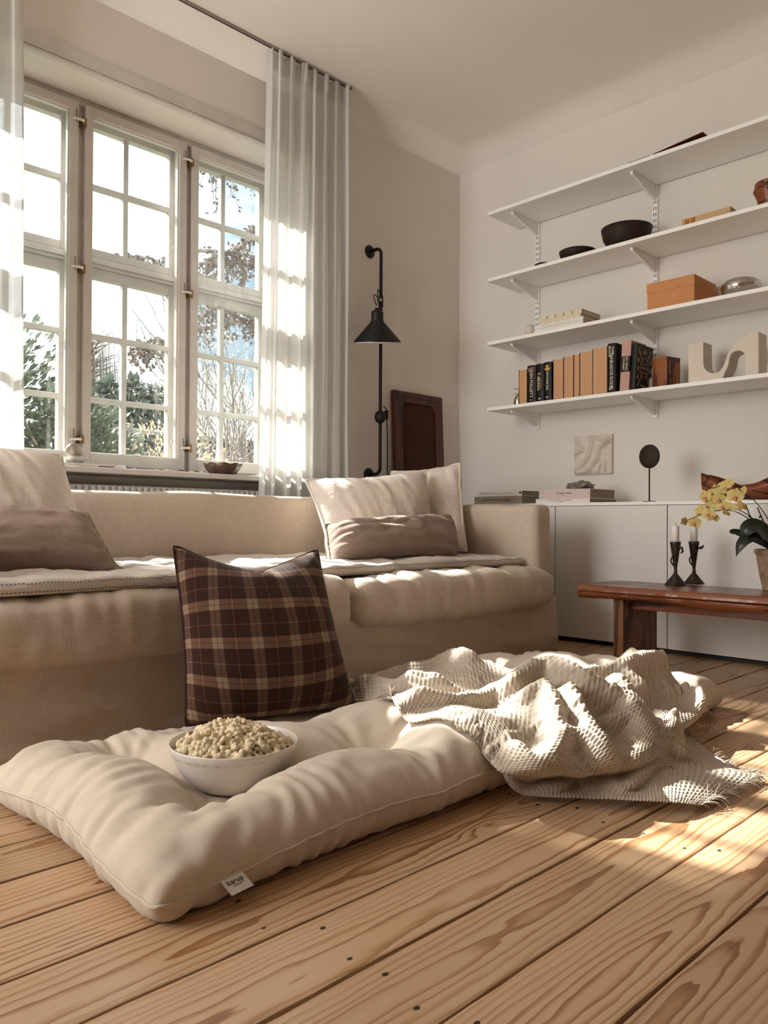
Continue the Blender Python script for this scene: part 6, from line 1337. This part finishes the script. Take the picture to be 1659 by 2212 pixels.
# larch whose limbs reach across the right bay
trunk_base = place(700, 900, 7.6); root = empty('larch_tree', (trunk_base.x+0.6, 7.6, GZ), 'larch with cone hung drooping limbs crossing the right window bay', 'tree'); to_ = Vector(root.location)
m = MB(); m.tube([(0, 0, 0), (0.05, 0, 2.5), (-0.05, 0, 6.5)], [0.22, 0.17, 0.08], 10); m.obj('trunk', BARK, root)
rr = random.Random(8); allp = []
def limb(path, r0, seed, twigs=46, droop=0.55):
    rr = random.Random(seed); pts = [Vector(q)-to_ for q in path]; fine = []
    for a, b in zip(pts[:-1], pts[1:]):
        for i in range(6): fine.append(a.lerp(b, i/6)+Vector((rr.uniform(-.02, .02), rr.uniform(-.02, .02), rr.uniform(-.02, .02))))
    fine.append(pts[-1]); m = MB(); m.tube(fine, [r0*(1-0.75*i/(len(fine)-1)) for i in range(len(fine))], 7)
    for k in range(twigs):
        p = fine[rr.randint(2, len(fine)-1)]; L = rr.uniform(0.12, droop); q = [p]; d = Vector((rr.uniform(-1, 1), rr.uniform(-.8, .8), rr.uniform(-.5, .7))).normalized()
        for i in range(5): d = (d+Vector((rr.uniform(-.3, .3), rr.uniform(-.3, .3), -0.42))).normalized(); q.append(q[-1]+d*L/5)
        m.tube(q, [0.006, 0.005, 0.004, 0.003, 0.003, 0.002], 4, cap=False)
        for s in q[1:]:
            for _ in range(3): allp.append(s+Vector((rr.gauss(0, .02), rr.gauss(0, .02), rr.gauss(0, .02))))
    m.obj('limb', BARK, root)
Yl = 7.4; pl_ = lambda px, py: place(px, py, Yl)
tr0 = to_+Vector((0, 0, 2.6)); T = lambda z: Vector((to_.x, 7.6, z))
limb([T(4.4), pl_(600, 470), pl_(555, 500), pl_(500, 545), pl_(440, 560)], 0.055, 1, 60)
limb([T(3.9), pl_(600, 560), pl_(520, 566), pl_(430, 570)], 0.06, 2, 60, 0.45)
limb([T(3.4), pl_(600, 640), pl_(540, 655), pl_(480, 640), pl_(430, 690)], 0.05, 3, 60, 0.5)
limb([T(3.2), pl_(600, 712), pl_(520, 690), pl_(470, 660), pl_(425, 650)], 0.035, 4, 40, 0.4)
limb([T(5.4), pl_(560, 340), pl_(500, 335), pl_(440, 352)], 0.04, 5, 60, 0.6)
limb([T(3.3), pl_(480, 700), pl_(350, 738), pl_(318, 748), pl_(285, 742)], 0.03, 6, 46, 0.35)
limb([T(4.0), pl_(430, 545), pl_(350, 562), pl_(300, 560), pl_(270, 552)], 0.025, 7, 30, 0.25)
leaves(np.array([tuple(q) for q in allp]), 0.052, LEAF['cone'], root, 9, 'cones', el=1.4)
# dark garden shed behind the shrubs
p0, p1 = place(430, 985, 9.5), place(560, 962, 9.5); sh_ = empty('garden_shed', (p1.x+1.2, 10.0, GZ), 'dark low garden shed behind the shrubs at the lower right of the window', 'shed'); hz_ = p0.z-GZ+0.22
shm = M_('tarred_boards', (0.055, 0.055, 0.06), 0.8, 0.3, 4)
for k in range(22): MB().box((-2.6+0.2*k, -0.5, 0), (-2.6+0.2*k+0.192, -0.47+0.008*(k % 2), hz_)).obj('wall_board', shm, sh_)
MB().box((-2.6, -0.47, 0), (1.8, 0.8, hz_-0.02)).obj('walls', shm, sh_)
m = MB(); m.prism([(-0.75, hz_-0.03), (0.95, hz_+0.20), (0.95, hz_+0.26), (-0.75, hz_+0.03)], -2.75, 1.95, lambda u, v, h: Vector((h, u, v))); m.obj('roof', M_('roofing_felt', (0.16, 0.16, 0.165), 0.9, 0.2, 8), sh_)
